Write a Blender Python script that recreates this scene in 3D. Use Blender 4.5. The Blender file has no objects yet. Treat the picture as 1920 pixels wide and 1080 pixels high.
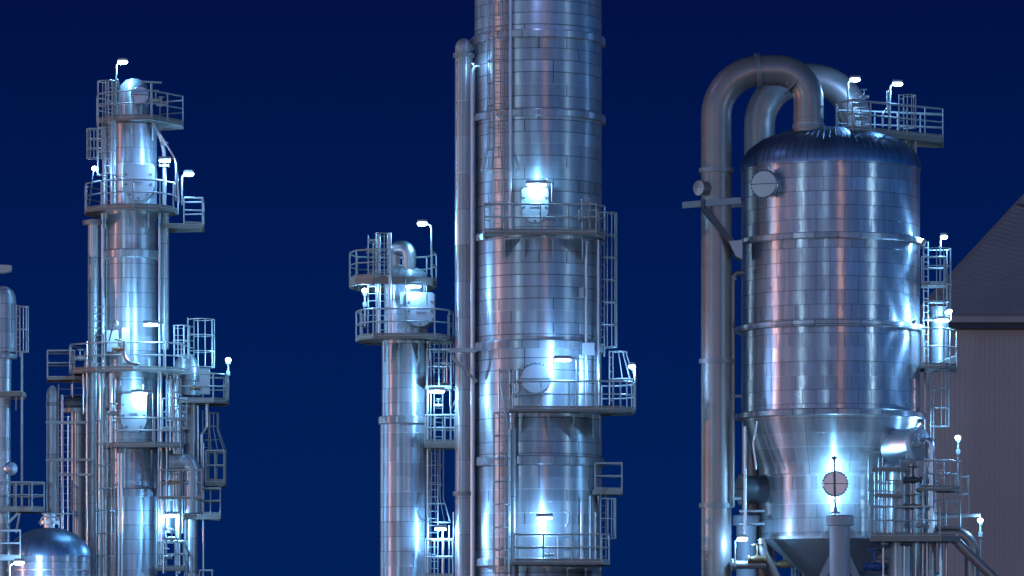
import bpy, math, random
from math import sin, cos, pi, radians
from mathutils import Vector, Matrix
random.seed(7)
scene = bpy.context.scene
COL = scene.collection

# ------------------------------------------------------------------ camera
CAMZ, HORY, DIST, FPX = 1.8, 1260.0, 178.0, 8000.0
cam_d = bpy.data.cameras.new('camera'); cam = bpy.data.objects.new('camera', cam_d); COL.objects.link(cam)
cam.location = (0, -DIST, CAMZ); cam.rotation_euler = (radians(90), 0, 0)
cam_d.sensor_width = 36.0; cam_d.lens = FPX/1920*36.0
cam_d.shift_y = (HORY-540)/1920.0
cam_d.clip_start = 1.0; cam_d.clip_end = 6000
scene.camera = cam

# ------------------------------------------------------------------ world: dusk sky, afterglow behind the camera
w = bpy.data.worlds.new("World"); scene.world = w; w.use_nodes = True
nt = w.node_tree; N = nt.nodes; L = nt.links; N.clear()
out = N.new('ShaderNodeOutputWorld'); bg = N.new('ShaderNodeBackground'); L.new(bg.outputs[0], out.inputs[0])
tc = N.new('ShaderNodeTexCoord'); sx = N.new('ShaderNodeSeparateXYZ'); L.new(tc.outputs['Generated'], sx.inputs[0])
def wmath(op, a, b=None, c=None, clamp=False):
    n = N.new('ShaderNodeMath'); n.operation = op; n.use_clamp = clamp
    for i, v in enumerate((a, b, c)):
        if v is None: continue
        if isinstance(v, (int, float)): n.inputs[i].default_value = v
        else: L.new(v, n.inputs[i])
    return n.outputs[0]
def wmix(a, b, f):
    n = N.new('ShaderNodeMix'); n.data_type = 'RGBA'
    for s, v in ((n.inputs[6], a), (n.inputs[7], b)):
        if isinstance(v, tuple): s.default_value = (*v, 1)
        else: L.new(v, s)
    L.new(f, n.inputs[0]); return n.outputs[2]
ramp = N.new('ShaderNodeValToRGB'); L.new(wmath('ADD', wmath('MULTIPLY', sx.outputs[2], 2.0), 0.2, clamp=True), ramp.inputs[0])
e = ramp.color_ramp.elements
e[0].position = 0.20; e[0].color = (0.0003, 0.016, 0.106, 1)
e[1].position = 1.0; e[1].color = (0.0004, 0.002, 0.018, 1)
m = e.new(0.36); m.color = (0.0002, 0.0115, 0.092, 1)
m = e.new(0.52); m.color = (0.0004, 0.0052, 0.058, 1)
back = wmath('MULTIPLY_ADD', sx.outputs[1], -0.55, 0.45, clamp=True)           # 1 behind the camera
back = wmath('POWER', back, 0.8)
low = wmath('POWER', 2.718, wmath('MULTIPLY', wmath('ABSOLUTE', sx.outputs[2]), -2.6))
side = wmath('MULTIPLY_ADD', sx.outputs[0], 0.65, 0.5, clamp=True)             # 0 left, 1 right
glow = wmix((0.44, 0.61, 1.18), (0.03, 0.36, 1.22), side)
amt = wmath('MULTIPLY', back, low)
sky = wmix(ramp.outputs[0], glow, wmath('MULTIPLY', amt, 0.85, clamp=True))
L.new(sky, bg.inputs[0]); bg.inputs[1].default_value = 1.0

# ------------------------------------------------------------------ out of the picture: the plant's own yard lamps, plus one added for the warehouse
def unseen_lamp(loc, watts, col, r=0.35):
    d = bpy.data.lights.new('unseen_lamp', 'POINT'); d.energy = watts; d.color = col; d.shadow_soft_size = r
    o = bpy.data.objects.new('unseen_lamp', d); COL.objects.link(o); o.location = loc
SOD = (1.0, 0.46, 0.13); WHT = (0.50, 0.80, 1.0); PNK = (1.0, 0.46, 0.32)
YL = 0.75
unseen_lamp((45, -200, 12), 60000*YL, SOD, .6)
unseen_lamp((-71, -96, 12), 52000*YL, WHT, .7)
unseen_lamp((-28, -210, 14), 52000*YL, WHT, .6)
unseen_lamp((105, -77, 12), 52000*YL, WHT, .7)
unseen_lamp((-87, -21, 10), 46000*YL, PNK, .6)
unseen_lamp((-100, -66, 12), 7000*YL, PNK, .7)
unseen_lamp((46, 28, 14), 1050, (1.0, .60, .52), .5)                   # added unseen lamp that warms and brightens the warehouse wall
unseen_lamp(((1003-960)*DIST/FPX, -3.9, CAMZ+(HORY+70)*DIST/FPX), 160, (.35, .45, 1.0), .15)   # lamp of the next walkway up the tallest column
unseen_lamp((-62, 58, 12), 15000*YL, WHT, .6)

# ------------------------------------------------------------------ exposure
vs = scene.view_settings
vs.view_transform = 'Standard'; vs.look = 'None'; vs.exposure = 0.0; vs.gamma = 1.0; vs.use_curve_mapping = False
scene.cycles.use_denoising = True
scene.cycles.max_bounces = 6; scene.cycles.glossy_bounces = 4; scene.cycles.diffuse_bounces = 2
scene.cycles.sample_clamp_indirect = 6.0

# ------------------------------------------------------------------ materials
def new_mat(name):
    m = bpy.data.materials.new(name); m.use_nodes = True
    nt = m.node_tree; nt.nodes.clear()
    o = nt.nodes.new('ShaderNodeOutputMaterial'); b = nt.nodes.new('ShaderNodeBsdfPrincipled')
    nt.links.new(b.outputs[0], o.inputs[0]); return m, nt, b
class G:                                                     # small node-graph writer
    def __init__(s, nt): s.nt = nt
    def n(s, t, **k):
        n = s.nt.nodes.new(t)
        for a, v in k.items(): setattr(n, a, v)
        return n
    def lk(s, v, sock):
        if isinstance(v, (int, float)): sock.default_value = v
        elif isinstance(v, tuple): sock.default_value = (*v, 1) if len(v) == 3 and sock.type == 'RGBA' else v
        else: s.nt.links.new(v, sock)
    def m(s, op, *a, clamp=False):
        n = s.n('ShaderNodeMath', operation=op, use_clamp=clamp)
        for i, v in enumerate(a): s.lk(v, n.inputs[i])
        return n.outputs[0]
    def mix(s, f, a, b):
        n = s.n('ShaderNodeMix', data_type='RGBA'); s.lk(f, n.inputs[0]); s.lk(a, n.inputs[6]); s.lk(b, n.inputs[7]); return n.outputs[2]
    def noise(s, vec, scale, detail=2.0, rough=.5):
        n = s.n('ShaderNodeTexNoise'); s.lk(vec, n.inputs['Vector']); n.inputs['Scale'].default_value = scale
        n.inputs['Detail'].default_value = detail; n.inputs['Roughness'].default_value = rough; return n.outputs[0]
def cladding(name, band, npan, base=(.60, .61, .63), rough=.40, aniso=.9, vert=.45, seamw=.03, wob=.012, gore=False, dark=.25, metal=1.0, film=.42, pvar=.14):
    """jacketing sheets on a cylinder round the object's z axis: rows of sheets, staggered joints"""
    mt, nt, b = new_mat(name); g = G(nt)
    tc = g.n('ShaderNodeTexCoord'); sp = g.n('ShaderNodeSeparateXYZ'); g.lk(tc.outputs['Object'], sp.inputs[0])
    x, y, z = sp.outputs
    ang = g.m('MULTIPLY', g.m('ARCTAN2', x, g.m('MULTIPLY', y, -1.0)), 1/(2*pi))
    zb = g.m('MULTIPLY', z, 1.0/band); row = g.m('FLOOR', zb); fz = g.m('FRACT', zb)
    wr = g.n('ShaderNodeTexWhiteNoise', noise_dimensions='1D'); g.lk(row, wr.inputs['W'])
    u = g.m('MULTIPLY', ang, float(npan))
    if not gore: u = g.m('ADD', u, g.m('MULTIPLY', g.m('ROUND', g.m('MULTIPLY', wr.outputs[0], 2.0)), .5))
    colm = g.m('FLOOR', u); fu = g.m('FRACT', u)
    cv = g.n('ShaderNodeCombineXYZ'); g.lk(row if not gore else 0.0, cv.inputs[0]); g.lk(colm, cv.inputs[1])
    wn = g.n('ShaderNodeTexWhiteNoise', noise_dimensions='2D'); g.lk(cv.outputs[0], wn.inputs['Vector']); rnd = wn.outputs[0]
    spc = g.n('ShaderNodeSeparateColor'); g.lk(wn.outputs[1], spc.inputs[0]); r2 = spc.outputs[1]; r3 = spc.outputs[2]
    hs = g.m('LESS_THAN', fz, seamw/band)
    hs = g.m('MULTIPLY', hs, g.m('MULTIPLY_ADD', wr.outputs[0], .35, .65))
    vline = g.m('LESS_THAN', fu, .035 if not gore else .09)
    vs_ = g.m('MULTIPLY', vline, g.m('LESS_THAN', r2, vert))
    if gore: seam = vline
    else: seam = g.m('MAXIMUM', hs, vs_)
    nz = g.noise(tc.outputs['Object'], .9, 4.0, .6)
    mp = g.n('ShaderNodeMapping'); g.lk(tc.outputs['Object'], mp.inputs[0]); mp.inputs['Scale'].default_value = (3, 3, .25)
    streak = g.noise(mp.outputs[0], 1.6, 3.0, .6)
    val = g.m('ADD', g.m('MULTIPLY_ADD', rnd, pvar, .90-pvar/2), g.m('MULTIPLY_ADD', streak, .55, -.29))
    val = g.m('ADD', val, g.m('MULTIPLY_ADD', nz, .3, -.15))
    if not gore: val = g.m('ADD', val, g.m('MULTIPLY_ADD', wr.outputs[0], .18, -.09))
    hsv = g.n('ShaderNodeHueSaturation'); g.lk(base, hsv.inputs['Color']); g.lk(val, hsv.inputs['Value'])
    lapc = g.mix(g.m('MULTIPLY', hs if not gore else 0.0, g.m('LESS_THAN', g.m('FRACT', g.m('MULTIPLY', wr.outputs[0], 7.31)), .24)), tuple(v*dark for v in base), (.80, .82, .84))  # dark joints; some rows get a painted edge highlight instead
    c = g.mix(g.m('MULTIPLY', seam, .85), hsv.outputs[0], lapc)
    g.lk(c, b.inputs['Base Color']); b.inputs['Metallic'].default_value = metal
    g.lk(g.m('ADD', g.m('MULTIPLY_ADD', r3, .10, rough-.05), g.m('MULTIPLY_ADD', nz, .16, -.08)), b.inputs['Roughness'])
    b.inputs['Anisotropic'].default_value = aniso; b.inputs['Anisotropic Rotation'].default_value = .25
    tg = g.n('ShaderNodeTangent', direction_type='RADIAL', axis='Z'); nt.links.new(tg.outputs[0], b.inputs['Tangent'])
    # waviness: sheets bulge and tilt a little, each its own way
    mp2 = g.n('ShaderNodeMapping'); g.lk(tc.outputs['Object'], mp2.inputs[0]); mp2.inputs['Scale'].default_value = (1, 1, .8)
    off = g.n('ShaderNodeVectorMath', operation='ADD'); g.lk(mp2.outputs[0], off.inputs[0]); g.lk(wn.outputs[1], off.inputs[1])
    wav = g.m('ADD', g.noise(off.outputs[0], .9, 1.0), g.m('MULTIPLY', g.noise(off.outputs[0], 3.5, 2.0), .22))
    hgt = g.m('ADD', g.m('MULTIPLY', wav, 1.0), g.m('MULTIPLY', seam, .12))
    if gore: hgt = g.m('ADD', g.m('MULTIPLY', wav, .5), g.m('MULTIPLY', seam, 1.6))
    bp = g.n('ShaderNodeBump'); bp.inputs['Strength'].default_value = 1.0; bp.inputs['Distance'].default_value = wob; g.lk(hgt, bp.inputs['Height'])
    nt.links.new(bp.outputs[0], b.inputs['Normal'])
    # dull weathered film over the bright sheet: a second, broad lobe
    b2 = g.n('ShaderNodeBsdfPrincipled'); g.lk(c, b2.inputs['Base Color']); b2.inputs['Metallic'].default_value = .35; b2.inputs['Roughness'].default_value = .6
    nt.links.new(bp.outputs[0], b2.inputs['Normal'])
    ms = g.n('ShaderNodeMixShader'); ms.inputs[0].default_value = film
    nt.links.new(b.outputs[0], ms.inputs[1]); nt.links.new(b2.outputs[0], ms.inputs[2])
    nt.links.new(ms.outputs[0], [n for n in nt.nodes if n.type == 'OUTPUT_MATERIAL'][0].inputs[0])
    return mt
def plain(name, base, metal=0.0, rough=.5, var=.25, scale=1.5, spec=.5, bump=0.0):
    mt, nt, b = new_mat(name); g = G(nt)
    tc = g.n('ShaderNodeTexCoord'); nz = g.noise(tc.outputs['Object'], scale, 5.0, .62)
    hsv = g.n('ShaderNodeHueSaturation'); g.lk(base, hsv.inputs['Color']); g.lk(g.m('MULTIPLY_ADD', nz, 2*var, 1-var), hsv.inputs['Value'])
    g.lk(hsv.outputs[0], b.inputs['Base Color']); b.inputs['Metallic'].default_value = metal
    g.lk(g.m('MULTIPLY_ADD', nz, .2, rough-.1), b.inputs['Roughness']); b.inputs['Specular IOR Level'].default_value = spec
    if bump:
        bp = g.n('ShaderNodeBump'); bp.inputs['Distance'].default_value = bump; g.lk(g.noise(tc.outputs['Object'], scale*3, 4.0), bp.inputs['Height'])
        nt.links.new(bp.outputs[0], b.inputs['Normal'])
    return mt
def lit(name, col, strength):
    mt, nt, b = new_mat(name); b.inputs['Base Color'].default_value = (.8, .8, .8, 1)
    b.inputs['Emission Color'].default_value = (*col, 1); b.inputs['Emission Strength'].default_value = strength
    return mt
LAMPC = (.20, .53, 1.0)
M = dict(
    big=cladding('column_cladding', .49, 14, vert=.3, dark=.14, base=(.57, .61, .66), film=.40, seamw=.04),
    mid=cladding('tower_cladding', .62, 10, vert=.3, dark=.22, base=(.58, .62, .67)),
    tank=cladding('tank_cladding', .58, 40, base=(.58, .59, .64), vert=.75, wob=.022, dark=.26, rough=.33, film=.3, pvar=.15),
    cone=cladding('cone_cladding', .58, 34, base=(.60, .61, .64), vert=.6, dark=.3, rough=.40),
    ring=cladding('ring_cladding', 8.0, 26, vert=1.0, dark=.2, base=(.54, .57, .61), pvar=.45),
    pipe=cladding('pipe_cladding', 1.5, 3, vert=.1, dark=.3, base=(.55, .57, .58), rough=.38),
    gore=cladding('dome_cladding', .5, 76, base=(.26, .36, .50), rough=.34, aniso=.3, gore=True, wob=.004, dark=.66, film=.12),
    paint=plain('grey_pipe_paint', (.31, .265, .25), .55, .40, .3, .6, bump=.004),
    bolt=plain('flange_steel', (.30, .30, .31), .6, .5, .25, 4),
    alu=plain('plain_aluminium_sheet', (.62, .64, .66), 1.0, .38, .12, 1.5),
    alu_soft=plain('dull_aluminium_sheet', (.42, .45, .48), .75, .5, .15, 2.0),
    galv=plain('galvanised_steel', (.40, .41, .40), .35, .5, .22, 6),
    deck=plain('walkway_steel', (.42, .42, .40), .3, .6, .3, 3),  # paler than the edge: lamplight on the undersides is put into the colour
    edge=plain('walkway_edge_steel', (.27, .255, .225), .3, .6, .3, 3),
    leg=plain('painted_leg', (.36, .37, .40), .1, .55, .15, 2),
    hopper=plain('hopper_sheet', (.52, .54, .56), .7, .5, .25, 1.2),
    dark=plain('dark_steel', (.10, .11, .12), .5, .5, .3, 4),
    house=plain('lamp_housing', (.42, .43, .44), .3, .5, .1, 6),
    brass=plain('rusty_valve_steel', (.34, .22, .12), .5, .5, .3, 6),
    blue=plain('blue_painted_steel', (.03, .08, .25), .1, .5, .2, 3),
    wall=plain('warehouse_wall_sheet', (.42, .355, .335), .0, .6, .2, .15),
    roof=plain('warehouse_roof_sheet', (.34, .295, .29), .0, .7, .2, .3),
    eave_shade_joint=plain('eave_shade_and_joint', (.03, .035, .05), .0, .6, .2, 1),  # near-black: under-eave shadow put into the colour; also the dark roof joint
    ground=plain('concrete_yard', (.30, .29, .28), .0, .85, .3, .05, bump=.02),
    lamp=lit('lamp_glass', (.75, .9, 1.0), 9.0),
    lampw=lit('wall_lamp_tube', (.75, .9, 1.0), 9.0),
)

# ------------------------------------------------------------------ mesh helpers
def K(Y=0.0): return (DIST+Y)/FPX
def X(x, Y=0.0): return (x-960.0)*K(Y)
def Z(y, Y=0.0): return CAMZ+(HORY-y)*K(Y)
def P(x, y, Y=0.0): return Vector((X(x, Y), Y, Z(y, Y)))
class MB:
    def __init__(s): s.v = []; s.f = []
    def add(s, vs, fs):
        o = len(s.v); s.v += [tuple(p) for p in vs]; s.f += [tuple(i+o for i in f) for f in fs]; return s
    def tube(s, pts, r, seg=6, cap=True):
        pts = [Vector(p) for p in pts]; n = len(pts); vs = []; fs = []
        rs = r if isinstance(r, (list, tuple)) else [r]*n
        T = [(pts[min(i+1, n-1)]-pts[max(i-1, 0)]).normalized() for i in range(n)]
        ref = Vector((0, 0, 1)) if abs(T[0].z) < .9 else Vector((1, 0, 0))
        U = (ref-T[0]*ref.dot(T[0])).normalized()
        for i in range(n):
            U = (U-T[i]*U.dot(T[i])).normalized(); V = T[i].cross(U)
            k = 1.0
            if 0 < i < n-1:
                c = (pts[i]-pts[i-1]).normalized().dot((pts[i+1]-pts[i]).normalized()); k = 1/max(.5, math.sqrt((1+c)/2))
            for j in range(seg):
                a = 2*pi*j/seg; vs.append(pts[i]+(U*cos(a)+V*sin(a))*rs[i]*(k if seg < 12 else 1))
        for i in range(n-1):
            for j in range(seg):
                j2 = (j+1) % seg; fs.append((i*seg+j, i*seg+j2, (i+1)*seg+j2, (i+1)*seg+j))
        if cap: fs.append(tuple(range(seg-1, -1, -1))); fs.append(tuple((n-1)*seg+j for j in range(seg)))
        return s.add(vs, fs)
    def lathe(s, c, axis, prof, seg=48, cap=True):
        c = Vector(c); A = Vector(axis).normalized(); ref = Vector((0, -1, 0)) if abs(A.y) < .9 else Vector((1, 0, 0))
        U = (ref-A*ref.dot(A)).normalized(); V = A.cross(U); vs = []; fs = []
        for (r, t) in prof:
            for j in range(seg):
                a = 2*pi*j/seg; vs.append(c+A*t+(U*cos(a)+V*sin(a))*max(r, .001))
        for i in range(len(prof)-1):
            for j in range(seg):
                j2 = (j+1) % seg; fs.append((i*seg+j, i*seg+j2, (i+1)*seg+j2, (i+1)*seg+j))
        if cap: fs.append(tuple(range(seg-1, -1, -1))); fs.append(tuple((len(prof)-1)*seg+j for j in range(seg)))
        return s.add(vs, fs)
    def box(s, c, sx, sy, sz, rz=0.0):
        c = Vector(c); R = Matrix.Rotation(rz, 3, 'Z'); vs = []
        for dz in (-1, 1):
            for dx, dy in ((-1, -1), (1, -1), (1, 1), (-1, 1)): vs.append(c+R @ Vector((dx*sx/2, dy*sy/2, dz*sz/2)))
        return s.add(vs, [(3, 2, 1, 0), (4, 5, 6, 7), (0, 1, 5, 4), (1, 2, 6, 5), (2, 3, 7, 6), (3, 0, 4, 7)])
    def beam(s, p, q, wd, h):
        p = Vector(p); q = Vector(q); T = (q-p).normalized(); up = Vector((0, 0, 1)) if abs(T.z) < .95 else Vector((0, 1, 0))
        S = T.cross(up).normalized(); U = S.cross(T); vs = []
        for b in (p, q):
            for a, c in ((-1, -1), (1, -1), (1, 1), (-1, 1)): vs.append(b+S*a*wd/2+U*c*h/2)
        return s.add(vs, [(0, 1, 2, 3), (7, 6, 5, 4), (0, 4, 5, 1), (1, 5, 6, 2), (2, 6, 7, 3), (3, 7, 4, 0)])
    def prism(s, pts, off):
        n = len(pts); pts = [Vector(p) for p in pts]; off = Vector(off)
        return s.add(pts+[p+off for p in pts], [tuple(range(n-1, -1, -1)), tuple(range(n, 2*n))]+[(i, (i+1) % n, n+(i+1) % n, n+i) for i in range(n)])
    def ball(s, c, r, sq=1.0, seg=12):
        return s.lathe(c, (0, 0, 1), [(r*sin(pi*i/8), -r*sq*cos(pi*i/8)) for i in range(9)], seg, False)
    def build(s, name, mat, parent=None, org=None, ang=32):
        base = Vector(org) if org is not None else (parent_loc(parent) if parent else Vector((0, 0, 0)))
        me = bpy.data.meshes.new(name); me.from_pydata([tuple(Vector(v)-base) for v in s.v], [], s.f); me.update()
        import bmesh
        bm = bmesh.new(); bm.from_mesh(me); bmesh.ops.recalc_face_normals(bm, faces=bm.faces); bm.to_mesh(me); bm.free()
        for p in me.polygons: p.use_smooth = True
        me.set_sharp_from_angle(angle=radians(ang)); me.materials.append(M[mat])
        o = bpy.data.objects.new(name, me); COL.objects.link(o)
        if parent: o.parent = parent; o.location = base-parent_loc(parent)
        else: o.location = base
        return o
def parent_loc(p):
    l = Vector(p.location)
    while p.parent: p = p.parent; l += Vector(p.location)
    return l
LABELS = set()
def tag(o, label, cat, group=None, shared=False):
    assert 4 <= len(label.split()) <= 16, (len(label.split()), label)
    assert shared or label not in LABELS, label
    LABELS.add(label)
    o['label'] = label; o['category'] = cat
    if group: o['group'] = group
    return o
def thing(name, label, cat, loc, group=None, shared=False):
    o = bpy.data.objects.new(name, None); COL.objects.link(o); o.location = loc; o.empty_display_size = .2
    return tag(o, label, cat, group, shared)
def fillet(pts, R, n=8):
    pts = [Vector(p) for p in pts]; res = [pts[0]]
    for i in range(1, len(pts)-1):
        a = (pts[i-1]-pts[i]); b = (pts[i+1]-pts[i]); la, lb = a.length, b.length; a.normalize(); b.normalize()
        th = a.angle(b); d = min(R/math.tan(th/2), la*.499, lb*.499); r = d*math.tan(th/2)
        if th > 3.1: res.append(pts[i]); continue
        c = pts[i]+(a+b).normalized()*(r/sin(th/2)); u = (pts[i]+a*d-c); v = (pts[i]+b*d-c)
        for k in range(n+1):
            t = k/n; phi = (pi-th); res.append(c+(u*sin((1-t)*phi)+v*sin(t*phi))/sin(phi))
    return res+[pts[-1]]
def resample(pts, step):
    pts = [Vector(p) for p in pts]; res = [pts[0]]
    for a, b in zip(pts, pts[1:]):
        n = max(1, round((b-a).length/step))
        res += [a+(b-a)*i/n for i in range(1, n+1)]
    return res

# ------------------------------------------------------------------ builders of the repeating kinds
def glowlight(t, p, watts, r=.09):
    """the light a fitting gives: a lamp object just outside its glass"""
    d = bpy.data.lights.new('lamp_light', 'POINT'); d.energy = watts*random.uniform(.65, 1.3); d.color = [c*random.uniform(.92, 1.08) for c in LAMPC]; d.shadow_soft_size = r
    o = bpy.data.objects.new('lamp_light', d); COL.objects.link(o); o.parent = t; o.location = Vector(p)-parent_loc(t)
    return o
def column(name, label, cat, x, Y, segs, mat='mid', rings=(), seg=96, group=None, top=None):
    """segs: (y_top, y_bottom, radius px) from top to bottom; rings: (y, radius px, height px)"""
    k = K(Y); cx = X(x, Y); t = thing(name, label, cat, (cx, Y, 0), group)
    prof = []
    for yt, yb, r in reversed(segs): prof += [(r*k, max(0, Z(yb, Y))), (r*k, Z(yt, Y))]
    prof2 = [prof[0]]
    for p in prof[1:]:
        if (p[0]-prof2[-1][0])**2+(p[1]-prof2[-1][1])**2 > 1e-6: prof2.append(p)
    if top:                                                  # (height px): domed head
        r, z = prof2[-1]
        prof2 += [(r*cos(a*pi/16), z+top*k*sin(a*pi/16)) for a in range(1, 9)]
    MB().lathe((cx, Y, 0), (0, 0, 1), prof2, seg).build('shell', mat, t)
    for y, r, h in rings:
        z = Z(y, Y); MB().lathe((cx, Y, z), (0, 0, 1), [(r*k-.5, -h*k/2), (r*k-.03, -h*k/2), (r*k, -h*k/2+.03), (r*k, h*k/2-.05), (r*k-.04, h*k/2), (r*k-.5, h*k/2+.03)], seg).build('insulation_ring', 'ring', t)
    return t
def rail(t, path, z, h=1.1, step=1.25, toe=True, gate=False):
    pts = [Vector((p[0], p[1], z)) for p in path]
    up = Vector((0, 0, h)); rl = MB().tube([p+up for p in pts], .036).build('top_rail', 'galv', t)
    MB().tube([p+up*.52 for p in pts], .028).build('mid_rail', 'galv', t)
    for p in resample(pts, step): MB().tube([p-Vector((0, 0, .12)), p+up], .033).build('post', 'galv', rl)
    if toe:
        mb = MB()
        for a, b in zip(pts, pts[1:]): mb.beam(a+Vector((0, 0, .06)), b+Vector((0, 0, .04)), .012, .08)
        mb.build('toe_board', 'edge', t)
def platform(label, x, Y, y, outline, rails, brackets=(), group='access platforms', toe=True, h=1.1, brad=None, step=1.25, edge=.10):
    """outline, rails: (x px, depth m from Y); y = deck edge in the photo at its nearest point"""
    Yf = Y+min(p[1] for p in outline); z = Z(y, Yf)
    W = lambda p: Vector((X(p[0], Y+p[1]), Y+p[1], z))
    t = thing('access_platform', label, 'platform', (X(x, Y), Y, z), group)
    o = [W(p) for p in outline]
    MB().prism([p-Vector((0, 0, .05)) for p in o], (0, 0, .05)).build('deck', 'deck', t)
    mb = MB()
    for a, b in zip(o, o[1:]+o[:1]):
        if (a-b).length > .01: mb.beam(a-Vector((0, 0, .04+edge/2)), b-Vector((0, 0, .04+edge/2)), .07, edge)
    mb.build('edge_beam', 'edge', t)
    for r in rails: rail(t, [W(p) for p in r], z, h=h, toe=toe, step=step)
    for bx in brackets:                                      # (x px, near depth, far depth, drop m)
        bxx, y0, y1, dr = bx
        a = W((bxx, y0)); b = W((bxx, y1)); dn = Vector((0, 0, .25))
        MB().prism([a-dn+Vector((-.03, .1, 0)), b-dn+Vector((-.03, 0, 0)), b-dn+Vector((-.03, 0, -dr)), a-dn+Vector((-.03, .1, -.12))], (.06, 0, 0)).build('bracket', 'deck', t)
    return t
def arc(cx, r, a0, a1, k, n=10):
    """arc points as (x px, depth m); angle 0 faces the camera, positive to the right; r in px"""
    return [(cx+r*sin(radians(a0+(a1-a0)*i/n)), -r*k*cos(radians(a0+(a1-a0)*i/n))) for i in range(n+1)]
_rung = {}
def ladder(label, x, Y, yt, yb, face=0, cage=None, wd=.46, flare=False, group='caged ladders', hoop=.9, cr=.37, rung=.3):
    zt, zb = Z(yt, Y), Z(yb, Y); a = radians(face); O = Vector((sin(a), -cos(a), 0)); T = Vector((cos(a), sin(a), 0))
    b = Vector((X(x, Y), Y, zb)); t = thing('caged_ladder' if cage else 'fixed_ladder', label, 'ladder', b, group)
    for s in (-1, 1): MB().tube([b+T*s*wd/2, b+T*s*wd/2+Vector((0, 0, zt-zb))], .03).build('stringer', 'galv', t)
    first = None; z = .2
    while z < zt-zb-.1:
        if first is None:
            first = MB().tube([b+T*wd/2+Vector((0, 0, z)), b-T*wd/2+Vector((0, 0, z))], .018, 5).build('rung', 'galv', t); z0 = z
        else:
            o = first.copy(); COL.objects.link(o); o.parent = t; o.location = first.location+Vector((0, 0, z-z0))
        z += rung
    if cage:
        z1, z0c = Z(cage[0], Y), Z(cage[1], Y); c0 = O*cr
        cg = MB(); strp = [(-1.25, 0), (-.7, 0), (0, 0), (.7, 0), (1.25, 0)]
        n = max(2, round((z1-z0c)/hoop)+1)
        def ring_pt(phi, z, rr): return b+c0*1.0+(O*cos(phi)+T*sin(phi))*rr+Vector((0, 0, z-zb))
        straps = []
        for ph, _ in strp:
            pts = [ring_pt(ph, z1, cr), ring_pt(ph, z0c+(1.0 if flare else 0), cr)]
            if flare: pts.append(ring_pt(ph, z0c, cr*1.75)+O*.15)
            straps.append(pts)
        cgo = None
        for i in range(n):
            zz = z1-(z1-z0c)*i/(n-1); rr = cr*1.75 if flare and i == n-1 else cr
            pts = [b+T*(-wd/2)+Vector((0, 0, zz-zb))]+[ring_pt(-1.9+3.8*j/10, zz, rr)+(O*.15 if rr > cr else Vector()) for j in range(11)]+[b+T*(wd/2)+Vector((0, 0, zz-zb))]
            MB().tube(pts, .024, 5).build('cage_hoop', 'galv', t)
        for pts in straps: MB().tube(pts, .022, 5).build('cage_strap', 'galv', t)
    return t
def pipe(label, pts, rpx, mat='paint', R=None, flanges=(), name='process_pipe', cat='pipe', seg=28, group=None, fl=None, head=0, shared=False):
    """pts: (x, y, depth) in photo pixels at that depth; flanges: index-free (x, y, depth, dir)"""
    W = [P(*p) for p in pts]; k = K(pts[0][2]); r = rpx*k; lo = min(W, key=lambda p: p.z)
    t = thing(name, label, cat, (lo.x, lo.y, max(0, lo.z)), group, shared)
    path = fillet(W, R*k if R else r*2.2, 10) if len(W) > 2 else W
    if len(W) == 2: path = W
    mb = MB().tube(path, r, seg)
    if head:
        mb = MB().lathe((W[0].x, W[0].y, 0), (0, 0, 1), [(r, W[1].z), (r, W[0].z)]+[(r*cos(a*pi/12), W[0].z+head*k*sin(a*pi/12)) for a in range(1, 7)], 40)
    mb.build('pipe_run', mat, t)
    for f in flanges:
        c = P(*f[:3]); d = Vector(f[3]) if len(f) > 3 else Vector((0, 0, 1)); d.normalize(); q = (f[4] if len(f) > 4 else 1.22)*r
        h_ = .09 if q > r*1.04 else .025
        MB().lathe(c, d, [(r*.9, -h_), (q, -h_), (q, -h_*.2), (q-.01, -h_*.2), (q-.01, h_*.2), (q, h_*.2), (q, h_), (r*.9, h_)], 40).build('flange', 'bolt', t)
    return t
def pole_lamp(label, x, Y, ytop, ybase, side=1, hx=14, cat='lamp', tilt=0.0, small=False, watts=280):
    """pole with a head; side = which way the head points, 0 = ball head"""
    k = K(Y); b = P(x, ybase, Y); top = P(x, ytop, Y); t = thing('pole_lamp', label, cat, b, 'pole lamps')
    if side == 0:
        MB().tube([b, top-Vector((0, 0, .1))], .04, 8).build('pole', 'galv', t)
        hd = MB().lathe(top, (0, 0, 1), [(.05, -.22), (.13, -.1), (.15, -.06)], 14).build('lamp_head', 'house', t)
        MB().ball(top+Vector((0, 0, .03)), .125, .8).build('lamp_glass', 'lamp', hd)
        glowlight(t, top+Vector((0, -.3, .05)), watts*.6)
        MB().box(top-Vector((0, 0, .55)), .16, .16, .2).build('ballast_box', 'house', t)
    else:
        c = top+Vector((side*hx*k, 0, .06)); ln = (.44 if not small else .30)
        MB().tube(fillet([b, top, top+Vector((side*.25, 0, .06))], .12, 4), .038, 8).build('pole', 'galv', t)
        hd = MB().lathe(c+Vector((-side*ln*.5, 0, .10)), (side, 0, -tilt), [(.02, 0), (.07, .03), (.085, ln*.5), (.07, ln-.03), (.02, ln)], 14).build('lamp_head', 'house', t)
        MB().lathe(c+Vector((-side*ln*.5, 0, 0)), (side, 0, -tilt), [(.02, 0), (.08, .05), (.10, ln*.5), (.08, ln-.05), (.02, ln)], 14).build('lamp_glass', 'lamp', hd)
        glowlight(t, c-Vector((0, 0, .22)), watts)
    return t
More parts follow.
